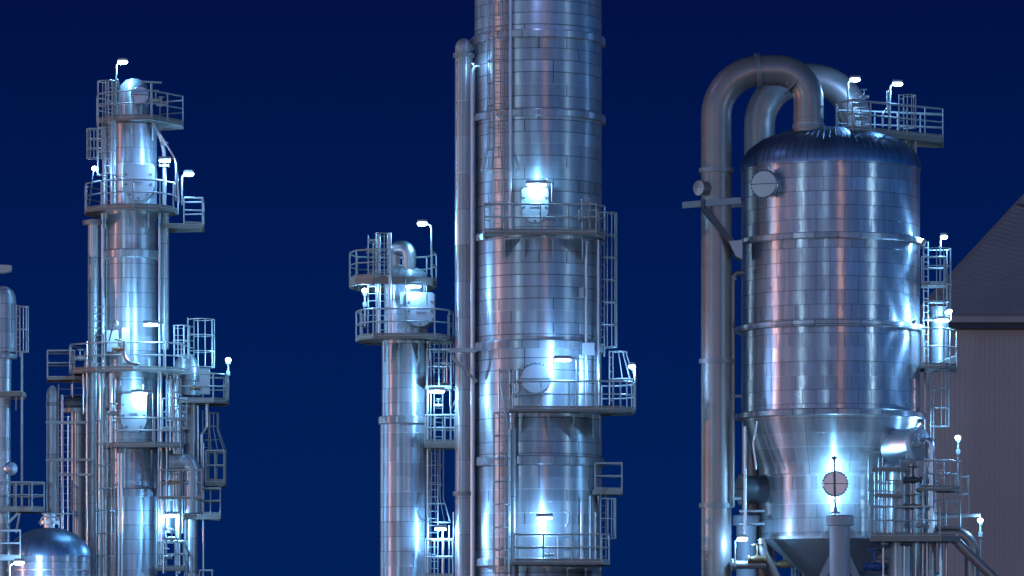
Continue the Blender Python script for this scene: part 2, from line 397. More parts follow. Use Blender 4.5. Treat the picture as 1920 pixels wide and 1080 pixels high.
def wall_lamp(label, x, y, Y, wpx=34, arm=1, ylow=None, armx=None, watts=430, rz=0.0):
    """strip lamp on a bent conduit; arm = side of the conduit"""
    k = K(Y); c = P(x, y, Y); w_ = wpx*k; t = thing('strip_lamp', label, 'lamp', c, 'strip lamps')
    D = Vector((cos(rz), sin(rz), 0))
    ln = w_
    hd = MB().lathe(c-D*ln/2+Vector((0, 0, .07)), D, [(.02, 0), (.09, .02), (.09, ln-.02), (.02, ln)], 12).build('lamp_head', 'house', t)
    MB().lathe(c-D*(ln*.46)+Vector((0, 0, -.02)), D, [(.02, 0), (.06, .03), (.06, ln*.92-.03), (.02, ln*.92)], 12).build('lamp_tube', 'lampw', hd)
    glowlight(t, c-Vector((0, 0, .18)), watts)
    if arm:
        e = c+D*arm*ln/2+Vector((0, 0, .07)); f = e+D*arm*.2
        MB().tube(fillet([e, f, f-Vector((0, 0, (ylow-y)*k if ylow else 1.2))], .14, 5), .03, 6).build('conduit', 'galv', t)
    return t
def shield(t, cxp, Y0, x, y0, y1, wpx, rpx, proud=.55, mat='alu_soft', lid=True):
    """insulated manway box: flat top, round bottom, standing out of the shell towards the camera"""
    k = K(Y0); yf = -rpx*k-proud+.0; Yf = Y0+yf; hw = wpx*k/2; zt, zb = Z(y0, Yf), Z(y1, Yf); xc = X(x, Yf)
    pts = []
    n = 10; rb = hw
    pts += [(-hw+.08, zt), (hw-.08, zt), (hw, zt-.08)]
    for i in range(n+1):
        a = pi*i/n; pts.append((hw*cos(a), zb+rb-rb*sin(a)))
    pts.append((-hw, zt-.08))
    o = MB().prism([(xc+p[0], Yf, p[1]) for p in pts], (0, proud+1.2, 0)).build('manway_box', mat, t)
    ins = [(p[0]*.985, (p[1]-(zt+zb)/2)*.985+(zt+zb)/2) for p in pts]
    MB().prism([(xc+p[0], Yf-.015, p[1]) for p in ins], (0, .03, 0)).build('cover_plate', mat, o)
    mb = MB()
    for hx, hz in ((-.8, .72), (.8, .72), (-.8, .45), (.8, .45), (-.55, .16), (.55, .16), (0, .06)): mb.box((xc+hx*hw, Yf-.03, zb+hz*(zt-zb)), .09, .05, .06)
    mb.beam((xc-.3*hw, Yf-.07, zb+.5*(zt-zb)), (xc+.3*hw, Yf-.07, zb+.5*(zt-zb)), .03, .03); mb.build('latch', 'dark', o)
    return o
def round_port(t, c, d, r, ln, mat='alu', face='leg', clad=True, bolts=True, name='manhole', neck=.86):
    d = Vector(d).normalized(); c = Vector(c)
    o = MB().lathe(c-d*ln, d, [(r*neck, -.6), (r*neck, ln-.12), (r, ln-.12), (r, ln), (r-.03, ln+.03), (.02, ln+.05)], 40).build(name, mat, t)
    MB().lathe(c, d, [(r*.96, 0), (r*.96, .06), (r*.9, .085), (.01, .09)], 40).build('cover_plate', face, o)
    S = d.cross(Vector((0, 0, 1))).normalized(); mb = MB().beam(c+d*.1-S*r*.9, c+d*.1+S*r*.9, .03, .03)
    U = S.cross(d)
    for i in range(24):
        a = 2*pi*i/24; q = c+d*.04+(S*cos(a)+U*sin(a))*r*1.0
        mb.box(q, .05, .05, .05)
    mb.build('bolt_ring', 'dark', o)
    return o
def valve(label, x, y, Y, s=1.0, mat='galv', rot=0):
    c = P(x, y, Y); t = thing('valve', label, 'valve', c-Vector((0, 0, .3*s)), 'valves')
    MB().lathe(c, (1, 0, 0), [(.12*s, -.3*s), (.12*s, -.24*s), (.07*s, -.22*s), (.13*s, 0), (.07*s, .22*s), (.12*s, .24*s), (.12*s, .3*s)], 14).build('valve_body', mat, t)
    MB().tube([c, c+Vector((0, 0, .45*s))], .03*s, 8).build('stem', mat, t)
    ring = [c+Vector((.17*s*cos(a*pi/8), .17*s*sin(a*pi/8), .45*s)) for a in range(17)]
    MB().tube(ring, .022*s, 6, False).tube([ring[0], ring[8]], .015*s, 5).build('handwheel', mat, t)
    return t
def floodlight(label, x, y, Y, d, base=None, s=1.0, watts=None):
    c = P(x, y, Y); d = Vector(d).normalized(); t = thing('floodlight', label, 'lamp', base if base is not None else c-Vector((0, 0, .2)), 'floodlights')
    hd = MB().lathe(c-d*.12*s, d, [(.05*s, -.08*s), (.13*s, 0), (.15*s, .1*s)], 16).build('lamp_head', 'house', t)
    MB().lathe(c, d, [(.135*s, -.03), (.13*s, .02), (.02, .04)], 16).build('lamp_glass', 'lampw', hd)
    glowlight(t, c+d*.14, watts or 200*s*s, .06)
    if base is not None: MB().tube([base, c-d*.15*s], .03, 8).build('mast', 'dark', t)
    return t

# ================================================================== GROUND
g_ = MB().add([(-3000, -1500, 0), (3000, -1500, 0), (3000, 4500, 0), (-3000, 4500, 0)], [(0, 1, 2, 3)]).build('ground', 'ground'); g_['kind'] = 'structure'

# ================================================================== TALLEST COLUMN (centre)
BX, BY = 1009, 0.0; kB = K(BY)
big = column('distillation_column', 'widest and tallest silver column in the centre, running out of the top of the photo', 'column', BX, BY,
    [(-120, 1345, 119)], 'big', rings=[(80, 126.5, 15), (226, 127, 14), (450, 125, 14), (654, 126.5, 17), (868, 124, 17), (1056, 124, 15)], seg=128)
shield(big, BX, BY, 1003, 352, 418, 50, 119, .35)
c = P(1004, 712, BY-119*kB); round_port(big, c+Vector((0, -.55, 0)), (0, -1, 0), 29*kB, 1.2, 'alu_soft', 'alu_soft')
o = MB().box(P(988, 700, BY-121*kB), .3, .25, .6).build('junction_box', 'house', big)
o = MB().box(P(1103, 655, BY-95*kB), .5, .4, .5).build('junction_box', 'house', big)
o = MB().box(P(1090, 548, BY-100*kB), .18, .6, .35).build('junction_box', 'house', big)
# bracket stubs and lifting hook under the platforms
pf = 1.12
platform('straight-fronted walkway below the brightest lamp on the tallest column', 1015, BY, 433,
    [(908, -2.1), (908, -3.7), (1118, -3.7), (1134, -2.9), (1134, -.3), (1100, 0), (940, 0)],
    [[(918, -2.3), (908, -2.6), (908, -3.7), (1118, -3.7), (1134, -2.9), (1134, -.3)]],
    [(943, -3.5, -2.3, .75), (983, -3.5, -2.5, .8), (1036, -3.5, -2.5, .8), (1092, -3.4, -2.0, .8)])
platform('long walkway beside the round manhole, reaching right past the tallest column', 1070, BY, 765,
    [(956, -2.3), (956, -3.7), (1120, -3.7)]+[(1150+40*sin(radians(a)), -2.2-1.5*cos(radians(a))) for a in range(0, 181, 20)]+[(1120, .2), (980, 0)],
    [[(962, -2.4), (962, -3.7), (1120, -3.7)]+[(1150+40*sin(radians(a)), -2.2-1.5*cos(radians(a))) for a in range(0, 181, 20)]+[(1128, -.7)]],
    [(978, -3.5, -2.3, .9), (1028, -3.5, -2.5, 1.0), (1076, -3.5, -2.4, .9), (1112, -3.4, -1.8, .9), (1124, -3.3, -1.5, .8)])
platform('lowest walkway on the tallest column, under the small strip lamp', 1050, BY, 1052,
    [(962, -2.3), (962, -3.7), (1128, -3.7), (1142, -2.9), (1142, -.5), (1100, 0), (980, 0)],
    [[(964, -2.4), (964, -3.7), (1128, -3.7), (1142, -2.9), (1142, -.5)]],
    [(985, -3.5, -2.3, .8), (1026, -3.5, -2.5, .8), (1064, -3.5, -2.4, .8), (1098, -3.4, -1.8, .8), (1126, -3.3, -1.5, .7)])
platform('tiny side landing at the right edge of the tallest column', 1140, BY, 918,
    [(1112, -1.6), (1166, -1.6), (1166, -.4), (1112, -.4)], [[(1116, -1.6), (1166, -1.6), (1166, -.4), (1124, -.4)]],
    [(1122, -1.5, -.5, .9)], edge=.16)
ladder('tall caged ladder up the left face of the tallest column, from its top walkway', 935, BY-2.35, -90, 428, -14, (-90, 322), flare=True, cr=.36)
ladder('caged ladder down the right edge of the tallest column between two walkways', 1128, BY-1.0, 396, 668, 60, (400, 652), cr=.34)
ladder('short flaring caged ladder behind the rounded end of the long walkway', 1146, BY-.6, 658, 760, 70, (660, 712), flare=True, cr=.34)
ladder('long caged ladder running down beside the lower left of the tallest column', 946, BY-2.45, 690, 1090, -20, (775, 1075), cr=.34)
ladder('short caged ladder under the tiny side landing', 1131, BY-1.0, 915, 1052, 60, (935, 1010), cr=.28)
pipe('thin bright standpipe along the upper ladder of the tallest column', [(957, -90, -2.55), (957, 430, -2.55)], 3.4, 'alu')
pipe('thin standpipe down the right of the tallest column between walkways', [(1099, 452, -2.15), (1099, 765, -2.15)], 3.2, 'alu')
pipe('second thin standpipe close to the right edge of the tallest column', [(1121, 450, -1.5), (1121, 765, -1.5)], 3.4, 'alu')
pipe('vertical clad pipe in the shadow gap of the lower tallest column', [(962, 772, -2.62), (962, 1345, -2.62)], 6, 'pipe')
pipe('thin bright pipe left of the lowest walkway of the tallest column', [(955, 805, -2.75), (955, 1300, -2.75)], 2.6, 'alu')
pipe('thick vertical insulated vapour pipe left of the tallest column', [(870, 90, -.6), (870, 1345, -.6)], 17, 'pipe', head=18,
     flanges=[(870, 105, -.6), (870, 926, -.6, (0, 0, 1), 1.25)], fl=1)
MB().tube([P(884, 124, -.6), P(905, 124, -.6)], .22, 14).build('branch_pipe', 'alu', bpy.data.objects['process_pipe.005'])
pipe('thinner pipe squeezed between the thick vapour pipe and the tallest column', [(905, 124, -.9), (886, 124, -.9), (886, 1345, -.9)], 5, 'alu', R=9)
t = thing('pipe_support', 'horizontal support arm with diagonal brace between short column and tallest column', 'bracket', P(866, 657, -1.4))
MB().beam(P(838, 657, -1.4), P(894, 657, -1.4), .12, .16).build('arm', 'deck', t); MB().beam(P(846, 668, -1.4), P(894, 716, -1.4), .1, .14).build('brace', 'deck', t)
for i, (x0, y0, x1, y1) in enumerate([(1078, 956, 1086, 990)]):
    t = thing('drain_hook', 'small bent drain tube on the face of the tallest column', 'pipe', P(x0, y0, -2.75))
    MB().tube(fillet([P(x0-18, y0+26, -2.75), P(x0-16, y0+34, -2.75), P(x0-12, y0+20, -2.8), P(x0-12, y0+6, -2.8), P(x0-20, y0+2, -2.75)], .1, 4), .04).build('tube', 'galv', t)
wall_lamp('dazzling strip lamp above the round-bottomed hatch of the tallest column', 1006, 345, -3.42, 40, 1, 385, watts=260)
wall_lamp('strip lamp on a bent conduit right of the round manhole', 1055, 674, -3.75, 34, 1, 770)
wall_lamp('strip lamp glowing above the lowest walkway of the tallest column', 1021, 970, -3.5, 32, 0)
pole_lamp('pole lamp on the rounded right end of the long central walkway', 1191, -2.2, 690, 768, -1, 6, small=True)
floodlight('small floodlight hidden on the upper left pipe beside the tallest column', 886, 121, -1.6, (.6, .2, .5), s=.4, watts=14)
valve('small valve on the left end of the long central walkway', 968, 742, -3.4, .6)
valve('small valve by the hatch of the lowest central walkway', 1030, 1040, -3.3, .6)
t = thing('swing_gate', 'pale swing gate frames at the right end of the straight-fronted walkway', 'gate', P(1100, 430, -3.5))
for xx in (1092, 1106): MB().tube([P(xx, 432, -3.5), P(xx, 372, -3.5)], .045).build('post', 'galv', t)
for x0, x1 in ((1086, 1104), (1104, 1120)):
    MB().tube([P(x0, 394, -3.55), P(x1, 394, -3.55), P(x1, 414, -3.55), P(x0, 414, -3.55), P(x0, 394, -3.55)], .04).build('gate_frame', 'galv', t)
t = thing('grab_rail', 'looped grab bars at the left end of the long central walkway', 'handrail', P(958, 765, -3.6))
for x0 in (953, 963): MB().tube(fillet([P(x0, 800 if x0 < 960 else 765, -3.6), P(x0-18 if x0 < 960 else x0, 694, -3.6), P(x0+4, 694, -3.6), P(x0+4, 720, -3.6)], .15, 4), .04).build('grab_bar', 'galv', t)

# ================================================================== SHORT COLUMN (left of the tallest)
CX_, CY_ = 755, 1.0; kC = K(CY_)
short = column('distillation_column', 'short silver column with two ringed walkways, left of the tallest column', 'column', CX_+6, CY_,
    [(520, 640, 41), (640, 787, 45), (787, 1345, 48)], 'mid', rings=[(789, 52, 15)], top=20)
shield(short, CX_, CY_, 788, 548, 612, 52, 41, .75)
MB().box(P(806, 572, CY_-1.2), .45, .5, .9).build('junction_box', 'alu_soft', short)
MB().box(P(757, 560, CY_-1.3), .3, .4, .5).build('junction_box', 'house', short)
pipe('gooseneck vapour pipe on top of the short column', [(767, 545, .6), (767, 465, .6), (738, 465, 1.2), (738, 520, 1.2)], 13, 'alu', R=14.4)
platform('upper walkway ringing the gooseneck pipe of the short column', 736, CY_, 517,
    [(656, -.6), (668, -1.6), (700, -2.1), (760, -2.1), (810, -1.3), (818, 0), (800, 1.2), (740, 1.7), (670, 1.2), (656, .2)],
    [[(735, -2.1), (700, -2.1), (668, -1.6), (656, -.6), (656, .2), (670, 1.2), (740, 1.7), (800, 1.2), (818, 0), (810, -1.3)]], [(735, -1.9, -.9, .7), (795, -1.4, -.7, .6)], toe=True, edge=.3)
platform('lower walkway ringing the short column, beside its white hatch', 755, CY_, 628,
    [(668, -.5), (676, -1.5), (700, -2.2), (760, -2.35), (815, -2.2), (842, -1.4), (850, -.3), (840, 1), (760, 1.8), (690, 1.4)],
    [[(690, 1.4), (668, -.5), (676, -1.5), (700, -2.2), (760, -2.35), (815, -2.2), (842, -1.4), (850, -.3), (840, 1)]],
    [(722, -2.0, -.9, .8), (748, -2.1, -1.0, .8), (785, -2.0, -.9, .8), (806, -1.9, -.5, .7)])
ladder('caged ladder rising through both walkways of the short column on the left', 716, CY_-1.7, 436, 628, 10, (440, 520), cr=.34)
ladder('short ladder climbing inside the left rail of the upper short-column walkway', 700, CY_-1.2, 440, 600, -20)
ladder('caged ladder with small square landing right of the short column', 822, CY_-.4, 640, 828, 40, (645, 720), cr=.4, hoop=.7)
ladder('caged ladder between the two small landings right of the short column', 812, CY_-.6, 830, 1075, 30, (838, 980), flare=True, cr=.3)
platform('small caged landing with a glowing strip lamp right of the short column', 826, CY_, 828,
    [(797, -1.5), (853, -1.5), (853, .3), (797, .3)], [[(797, -1.5), (853, -1.5), (853, .3)], [(797, .3), (853, .3)]], [(806, -1.4, .2, .35)], step=.4, edge=.22)
platform('small caged landing at the foot of the picture right of the short column', 824, CY_, 1079,
    [(795, -1.5), (849, -1.5), (849, .3), (795, .3)], [[(797, -1.5), (849, -1.5), (849, .3)], [(797, .3), (849, .3)]], (), step=.4, h=1.5, edge=.22)
t = thing('safety_cage', 'bent hoop guard leaning out above the lamp landing of the short column', 'cage', P(850, 740, .4))
for dx, dy in ((0, 0), (8, .3)): MB().tube([P(840-dx, 722, .4+dy), P(858-dx, 728, .4+dy), P(868-dx, 738, .4+dy), P(852-dx, 772, .4+dy)], .035).build('hoop', 'galv', t)
pole_lamp('pole lamp over the upper walkway of the short column', 809, 0, 422, 516, -1, 17)
wall_lamp('strip lamp above the white hatch of the short column', 775, 536, -1.0, 32, 1, 575, watts=260)
wall_lamp('strip lamp inside the small caged landing right of the short column', 819, 733, -.9, 32, 1, 765)
wall_lamp('strip lamp at the lowest caged landing right of the short column', 826, 991, -.7, 24, 0)
pole_lamp('ball-shaped glass lamp at the left of the short column between its walkways', 684, -.3, 546, 612, 0)
valve('tall relief valve standing left on the upper walkway of the short column', 700, 470, 0, 1.0)
valve('valve beside the gooseneck pipe of the short column', 748, 500, -.6, .8)
pipe('thin riser pipe passing both walkways in front of the short column', [(731, 436, -1.2), (731, 628, -1.2)], 3.2, 'alu')
pipe('second thin riser pipe in front of the short column', [(711, 440, -1.0), (711, 628, -1.0)], 3.0, 'alu')
pipe('slim conduit following the right side of the short column', [(802, 640, .2), (802, 1300, .2)], 2.6, 'alu')

# ================================================================== SLIM LEFT TOWER
AX, AY = 246, 5.0; kA = K(AY)
tw = column('distillation_column', 'slim tall tower on the left crowned by a lamp, with many walkways', 'column', AX, AY, [(392, 700, 48), (700, 925, 47), (925, 1345, 49)], 'mid', rings=[(479, 55, 16), (925, 54, 16), (705, 51, 14)])
k = kA; xo = X(251, AY)
MB().lathe((xo, AY, 0), (0, 0, 1), [(43*k, Z(400, AY)), (43*k, Z(236, AY)), (34*k, Z(226, AY)), (29*k, Z(220, AY)), (29*k, Z(172, AY)), (25*k, Z(160, AY)), (16*k, Z(151, AY)), (7*k, Z(148, AY))], 64).build('upper_shell', 'mid', tw, org=(xo, AY, 0))
c = P(264, 180, AY-28*k); round_port(tw, c+Vector((0, -.3, 0)), (.25, -1, 0), 17*k, .6, 'alu', 'alu')
shield(tw, AX, AY, 260, 308, 376, 58, 43, .3)
shield(tw, AX, AY, 251, 738, 812, 48, 47, .35)
MB().box(P(237, 648, AY-55*k), .35, .3, 1.5).build('junction_box', 'alu_soft', tw)
MB().box(P(212, 640, AY-50*k), .5, .4, .9).build('junction_box', 'alu_soft', tw)
# top to bottom walkways
platform('topmost railed walkway of the slim left tower, under its crowning lamp', 262, AY, 218,
    [(182, .2), (184, -1.0), (210, -1.8), (250, -2.2), (285, -2.1), (343, -.3), (343, 1.0), (300, 1.6), (220, 1.6)],
    [[(220, 1.6), (182, .2), (184, -1.0), (210, -1.8), (250, -2.2), (285, -2.1), (343, -.3), (343, 1.0), (300, 1.6)]],
    [(246, -1.9, -.7, .6), (286, -1.9, -.7, .6)])
platform('second railed walkway of the slim left tower, around the pale hatch', 250, AY, 385,
    [(160, .2), (162, -.9), (190, -1.9), (250, -2.4), (300, -2.1), (325, -1.2), (332, 0), (300, 1.6), (190, 1.6)],
    [[(190, 1.6), (160, .2), (162, -.9), (190, -1.9), (250, -2.4), (300, -2.1), (325, -1.2), (334, 0)]],
    [(197, -1.7, -.7, .6), (240, -2.2, -1.1, .6), (278, -2.2, -1.0, .6), (298, -1.7, -.6, .6)])
platform('little right wing of the second walkway on the slim left tower', 345, AY, 418,
    [(308, -1.2), (380, -.8), (382, .6), (308, 1.0)], [[(345, -1.0), (380, -.8), (382, .6), (345, .8)]], (), edge=.16)
platform('third railed walkway of the slim left tower, at the bright middle lamp', 246, AY, 690,
    [(131, -.4), (133, -1.2), (180, -2.2), (250, -2.6), (310, -2.3), (340, -1.5), (352, 0), (300, 1.8), (160, 1.2)],
    [[(160, 1.2), (131, -.4), (133, -1.2), (180, -2.2), (250, -2.6), (310, -2.3), (340, -1.5), (354, 0)]],
    [(226, -2.3, -1.1, .4), (268, -2.3, -1.0, 1.0), (312, -2.0, -.7, .9)])
platform('fourth railed walkway of the slim left tower, below its lower hatch', 270, AY, 832,
    [(195, -1.7), (220, -2.2), (290, -2.4), (330, -2.0), (343, -1.2), (343, .4), (200, .6)],
    [[(197, -1.7), (220, -2.2), (290, -2.4), (330, -2.0), (343, -1.2), (343, .4)]], [(246, -2.0, -1.0, .5), (284, -2.1, -1.0, .8)])
platform('railed side walkway with a lamp post, holding the round-headed drum', 385, AY, 749,
    [(335, -1.6), (400, -1.6), (424, -1.0), (428, 0), (420, 1.0), (335, 1.0)], [[(335, -1.6), (400, -1.6), (424, -1.0), (428, 0), (420, 1.0), (380, 1.0)]], [(352, -1.4, .4, .5)])
platform('small square landing hanging far right of the slim left tower', 404, AY, 902,
    [(386, -1.0), (420, -1.0), (423, .2), (386, .4)], [[(386, -1.0), (420, -1.0), (423, .2), (390, .4)]], (), step=.35, h=1.3, edge=.16)
platform('small square landing just under another, right of the slim left tower', 395, AY, 964,
    [(342, -1.3), (413, -1.3), (413, .3), (342, .3)], [[(376, -1.3), (413, -1.3), (413, .3), (376, .3)]], (), step=.4, edge=.18)
platform('narrow landing below the glowing lamp right of the lower left tower', 320, AY, 1064,
    [(294, -1.8), (344, -1.8), (344, -.2), (294, -.2)], [[(296, -1.8), (344, -1.8), (344, -.2)], [(296, -.2), (344, -.2)]], (), step=.4)
platform('rail corner at the bottom edge right of the slim left tower', 386, AY, 1118,
    [(372, -1.3), (398, -1.3), (398, .3), (372, .3)], [[(374, -1.3), (398, -1.3), (398, .3)]], (), step=.4)
platform('rusty-brown railed landing left of the slim left tower', 120, AY+1, 705,
    [(89, -.8), (140, -.9), (175, -.6), (175, 1.0), (89, .8)], [[(140, .9), (89, .8), (89, -.8), (140, -.9)]], (), edge=.12, toe=False)
# left risers
pipe('clad vertical riser hugging the left of the slim tower', [(176, 412, 4.6), (176, 1345, 4.6)], 11, 'pipe', flanges=[(176, 418, 4.6, (0, 0, 1), 1.9), (176, 925, 4.6, (0, 0, 1), 1.35)], group=None)
pipe('slimmer vertical pipe between that riser and the slim tower', [(193, 400, 4.4), (193, 1345, 4.4)], 4, 'alu')
pipe('bright vertical pipe on the upper right of the slim left tower', [(309, 400, 4.6), (309, 655, 4.6)], 8, 'pipe')
pipe('thin conduit next to the bright pipe on the slim left tower', [(299, 400, 4.2), (299, 690, 4.2)], 2.5, 'alu')
pipe('pinkish vertical pipe beside the top vessel of the slim left tower', [(212, 228, 3.6), (212, 392, 3.6)], 6, 'pipe')
pipe('narrow pipe beside the pinkish pipe on the slim left tower top', [(197, 240, 4.6), (197, 392, 4.6)], 5, 'pipe')
pipe('wide vertical insulated pipe at the lower right of the slim left tower', [(358, 752, 4.8), (358, 868, 4.8)], 12, 'pipe')
pipe('lower run of the wide insulated pipe right of the slim left tower', [(358, 880, 4.6), (358, 1345, 4.6)], 13, 'pipe')
pipe('dark big elbow pipe turning down right of the slim left tower', [(318, 866, 3.4), (361, 866, 3.4), (361, 962, 3.4)], 15, 'pipe', R=17)
pipe('swept pipe with rusty joint under the top walkway of the slim left tower', [(289, 232, 4.2), (303, 262, 4.2), (308, 285, 4.2), (308, 385, 4.2)], 4, 'alu', R=20, flanges=[(308, 270, 4.2, (0, 0, 1), 1.9)])
for i, (x, ya, yb, lab) in enumerate([(302, 690, 1064, 'first of three thin conduits under the third walkway of the slim left tower, leftmost'),
                                      (313, 700, 990, 'middle of three thin conduits under the third walkway of the slim left tower'),
                                      (331, 700, 1080, 'rightmost of three thin conduits under the third walkway of the slim left tower')]):
    pipe(lab, [(x, ya, 3.9), (x, yb, 3.9)], 2.8, 'alu')
v = column('process_vessel', 'small bright upright vessel glowing behind the lamp right of the slim left tower', 'vessel', 315, AY+1.0, [(850, 1000, 25)], 'mid', seg=48, top=14)
t = column('process_drum', 'round-headed grey drum standing on the side walkway by the lamp post', 'vessel', 350, AY, [(700, 742, 26)], 'mid', seg=48, top=38)
t2 = MB().box(P(384, 716, AY-1.0), .42, .4, 1.05).build('equipment_cabinet', 'alu_soft'); tag(t2, 'bright upright metal cabinet on the side walkway next to the drum', 'cabinet')
ladder('broad ladder cage above the round-headed drum right of the slim left tower', 358, AY-.2, 596, 700, 60, (600, 690), cr=.55, hoop=.75)
ladder('ladder up to the pale cage frames near the bright middle lamp', 336, AY-.4, 610, 690, 20, (612, 668), cr=.35, hoop=.6)
ladder('caged ladder with zigzag guards right of the wide insulated pipe', 386, AY, 770, 900, 60, (775, 850), flare=True, cr=.3, hoop=.6)
ladder('caged ladder left of the top vessel of the slim left tower', 207, AY-1.3, 150, 385, -20, (155, 330), cr=.38)
ladder('tiny caged ladder left of the upper slim tower, near the spot lamp', 186, AY-.4, 240, 300, -60, (243, 298), cr=.28, hoop=.5)
ladder('long caged ladder down the lower left of the slim tower', 206, AY-1.4, 700, 1090, -25, (790, 1085), cr=.4)
ladder('bare dark ladder between the two left risers of the slim tower', 122, AY+1, 720, 960, 0, wd=.55)
ladder('second bare dark ladder reaching the rusty-brown landing', 148, AY+1.5, 660, 775, 0, wd=.5)
ladder('plain ladder in front of the third walkway of the slim left tower', 186, AY-1.2, 560, 690, -20, wd=.5)
pole_lamp('pole lamp crowning the slim left tower at its very top', 218, 4.2, 119, 222, 1, 12)
pole_lamp('pole lamp at the right wing of the second left walkway', 341, 4.4, 329, 385, 1, 13)
pole_lamp('ball lamp on a post at the right end of the drum walkway', 428, 4.6, 676, 742, 0)
wall_lamp('strip lamp left of the wing of the second left walkway', 309, 300, 3.2, 24, 1, 380)
wall_lamp('strip lamp above the third walkway of the slim left tower', 283, 608, 2.0, 30, 1, 690, watts=700)
wall_lamp('strip lamp above the lower hatch of the slim left tower', 262, 737, 3.0, 32, 1, 830, watts=260)
wall_lamp('bright strip lamp in the niche at the lower right of the slim left tower', 322, 966, 3.2, 27, 0)
floodlight('bright spot lamp at the left rail of the second left walkway', 177, 316, 3.4, (.2, -.7, -.5), P(167, 385, 3.4), .8)
floodlight('small spot lamp low on the left of the tower middle, aimed at the shell', 217, 606, 2.2, (.55, .8, .25), P(204, 640, 2.2), .9)
valve('rusty valve on the swept pipe near the top of the slim left tower', 308, 310, 3.9, .7, 'brass')
valve('valve group on the right of the top left walkway', 292, 188, 3.6, .9)
valve('second valve right of the top left hatch', 303, 196, 3.2, .7)
valve('valve with handwheel on the third walkway of the slim left tower', 222, 655, 2.2, .9, 'brass')
valve('valve on the fourth left walkway beside the lower hatch', 213, 775, 2.3, .9)
valve('valve below the niche lamp right of the slim left tower', 322, 1010, 3.0, .9)
valve('valve under the dark elbow pipe right of the slim left tower', 328, 905, 3.0, .8, 'brass')
t = thing('davit', 'small lifting davit beam over the top hatch of the slim left tower', 'davit', P(270, 216, 3.6))
MB().tube(fillet([P(284, 216, 3.6), P(284, 154, 3.6)], .2), .05).build('post', 'galv', t); MB().tube([P(262, 153, 3.6), P(303, 155, 3.6)], .045).build('arm', 'galv', t)
t = thing('safety_cage', 'squared ladder top hoops above the topmost left walkway', 'cage', P(210, 216, 3.4))
for xx in (203, 216): MB().tube(fillet([P(xx, 216, 3.6), P(xx, 150, 3.6), P(xx+6, 150, 3.6), P(xx+8, 170, 3.6)], .15, 4), .04).build('hoop', 'galv', t)
t = thing('hose', 'grey hose curling over the third walkway of the slim left tower', 'hose', P(245, 690, 2.2))
MB().tube(fillet([P(234, 640, 2.2), P(232, 664, 2.2), P(240, 680, 2.1), P(262, 684, 2.1)], .5, 8), .09, 10).build('hose_run', 'paint', t)

# ================================================================== FAR LEFT
pipe('capped vertical pipe with bright streak left of the slim tower', [(98, 742, 4.0), (98, 985, 4.0)], 10.5, 'pipe', head=20, flanges=[(98, 758, 4.0, (0, 0, 1), 1.1), (98, 968, 4.0, (0, 0, 1), 1.5)])
pipe('grey vertical pipe between the capped pipe and the slim tower', [(149, 762, 5.4), (149, 1345, 5.4)], 12.5, 'pipe', flanges=[(149, 770, 5.4, (0, 0, 1), 2.4)])
pipe('thin vertical conduit right of the capped pipe', [(117, 740, 4.6), (117, 1000, 4.6)], 2.6, 'alu')
t = MB().lathe(P(143, 757, 5.2), (1, 0, 0), [(.2, -.45), (.34, -.3), (.36, .3), (.2, .5)], 24).build('valve_bonnet', 'dark'); tag(t, 'dark rounded valve cap on top of the grey left pipe', 'valve')
dome = column('process_vessel', 'dome-topped vessel with blue sheet roof in the bottom left corner', 'vessel', 92, 1.0, [(1043, 1345, 77)], 'tank', seg=96)
k = K(1.0); zz = Z(1043, 1.0)
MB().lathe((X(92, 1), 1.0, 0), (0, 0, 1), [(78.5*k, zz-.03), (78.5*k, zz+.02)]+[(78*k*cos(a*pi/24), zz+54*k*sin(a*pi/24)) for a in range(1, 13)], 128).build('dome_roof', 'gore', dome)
MB().lathe((X(92, 1), 1.0, zz), (0, 0, 1), [(77*k, -.62), (79*k, -.62), (79*k, -.58), (77*k, -.56)], 96).build('insulation_ring', 'alu', dome)
c = P(92, 985, 1.0); MB().lathe(c, (0, 0, 1), [(11*k, -.4), (11*k, .05), (20*k, .05), (20*k, .18), (12*k, .18), (12*k, .5)], 32).build('nozzle', 'alu', dome)
t = thing('guard_rail', 'small loops of rail around the nozzle on the blue dome', 'handrail', P(94, 980, .4))
MB().tube(fillet([P(77, 985, .4), P(77, 968, .4), P(111, 970, .4), P(111, 990, .4)], .15, 4), .035).build('loop', 'galv', t); MB().tube([P(78, 963, .4), P(140, 963, .6)], .03).build('bar', 'galv', t)
far = column('distillation_column', 'round-headed column cut off by the left edge of the photo', 'column', 6, 3.0, [(562, 660, 24), (660, 740, 15), (740, 1345, 14)], 'mid', rings=[(668, 26, 10)], seg=48, top=26)
platform('ring walkway round the neck of the far left column', 10, 3.0, 733, [(-20, -1.2), (40, -1.2), (48, -.2), (48, 1), (-20, 1)], [], [(30, -1.0, 0, .5)], edge=.18)
platform('railed walkway low on the far left column', 30, 3.0, 953, [(-30, -1.4), (60, -1.4), (83, -1.0), (83, .6), (-30, 1.0)], [[(-30, -1.4), (60, -1.4), (83, -1.0), (83, .6), (-30, 1.0)]], [(8, -1.2, 0, .8)], step=.7)
platform('small rail corner at the bottom left beside the glaring lamp', 20, 0.0, 1044, [(-20, -1.0), (38, -1.0), (38, .2), (-20, .2)], [[(-20, -1.0), (38, -1.0), (38, .2)]], ())
ladder('bare ladder at the right side of the far left column', 41, 2.2, 660, 950, 90, wd=.35)
ladder('caged ladder round the head of the far left column', 34, 2.4, 572, 668, 80, (575, 660), cr=.22, hoop=.8)
t = MB().prism([P(-6, 496, 3), P(20, 497, 3), P(20, 508, 3), P(8, 511, 3), P(-6, 512, 3)], (0, .5, 0)).build('bracket_plate', 'deck'); tag(t, 'short dark bracket sticking in from the left photo edge', 'bracket')
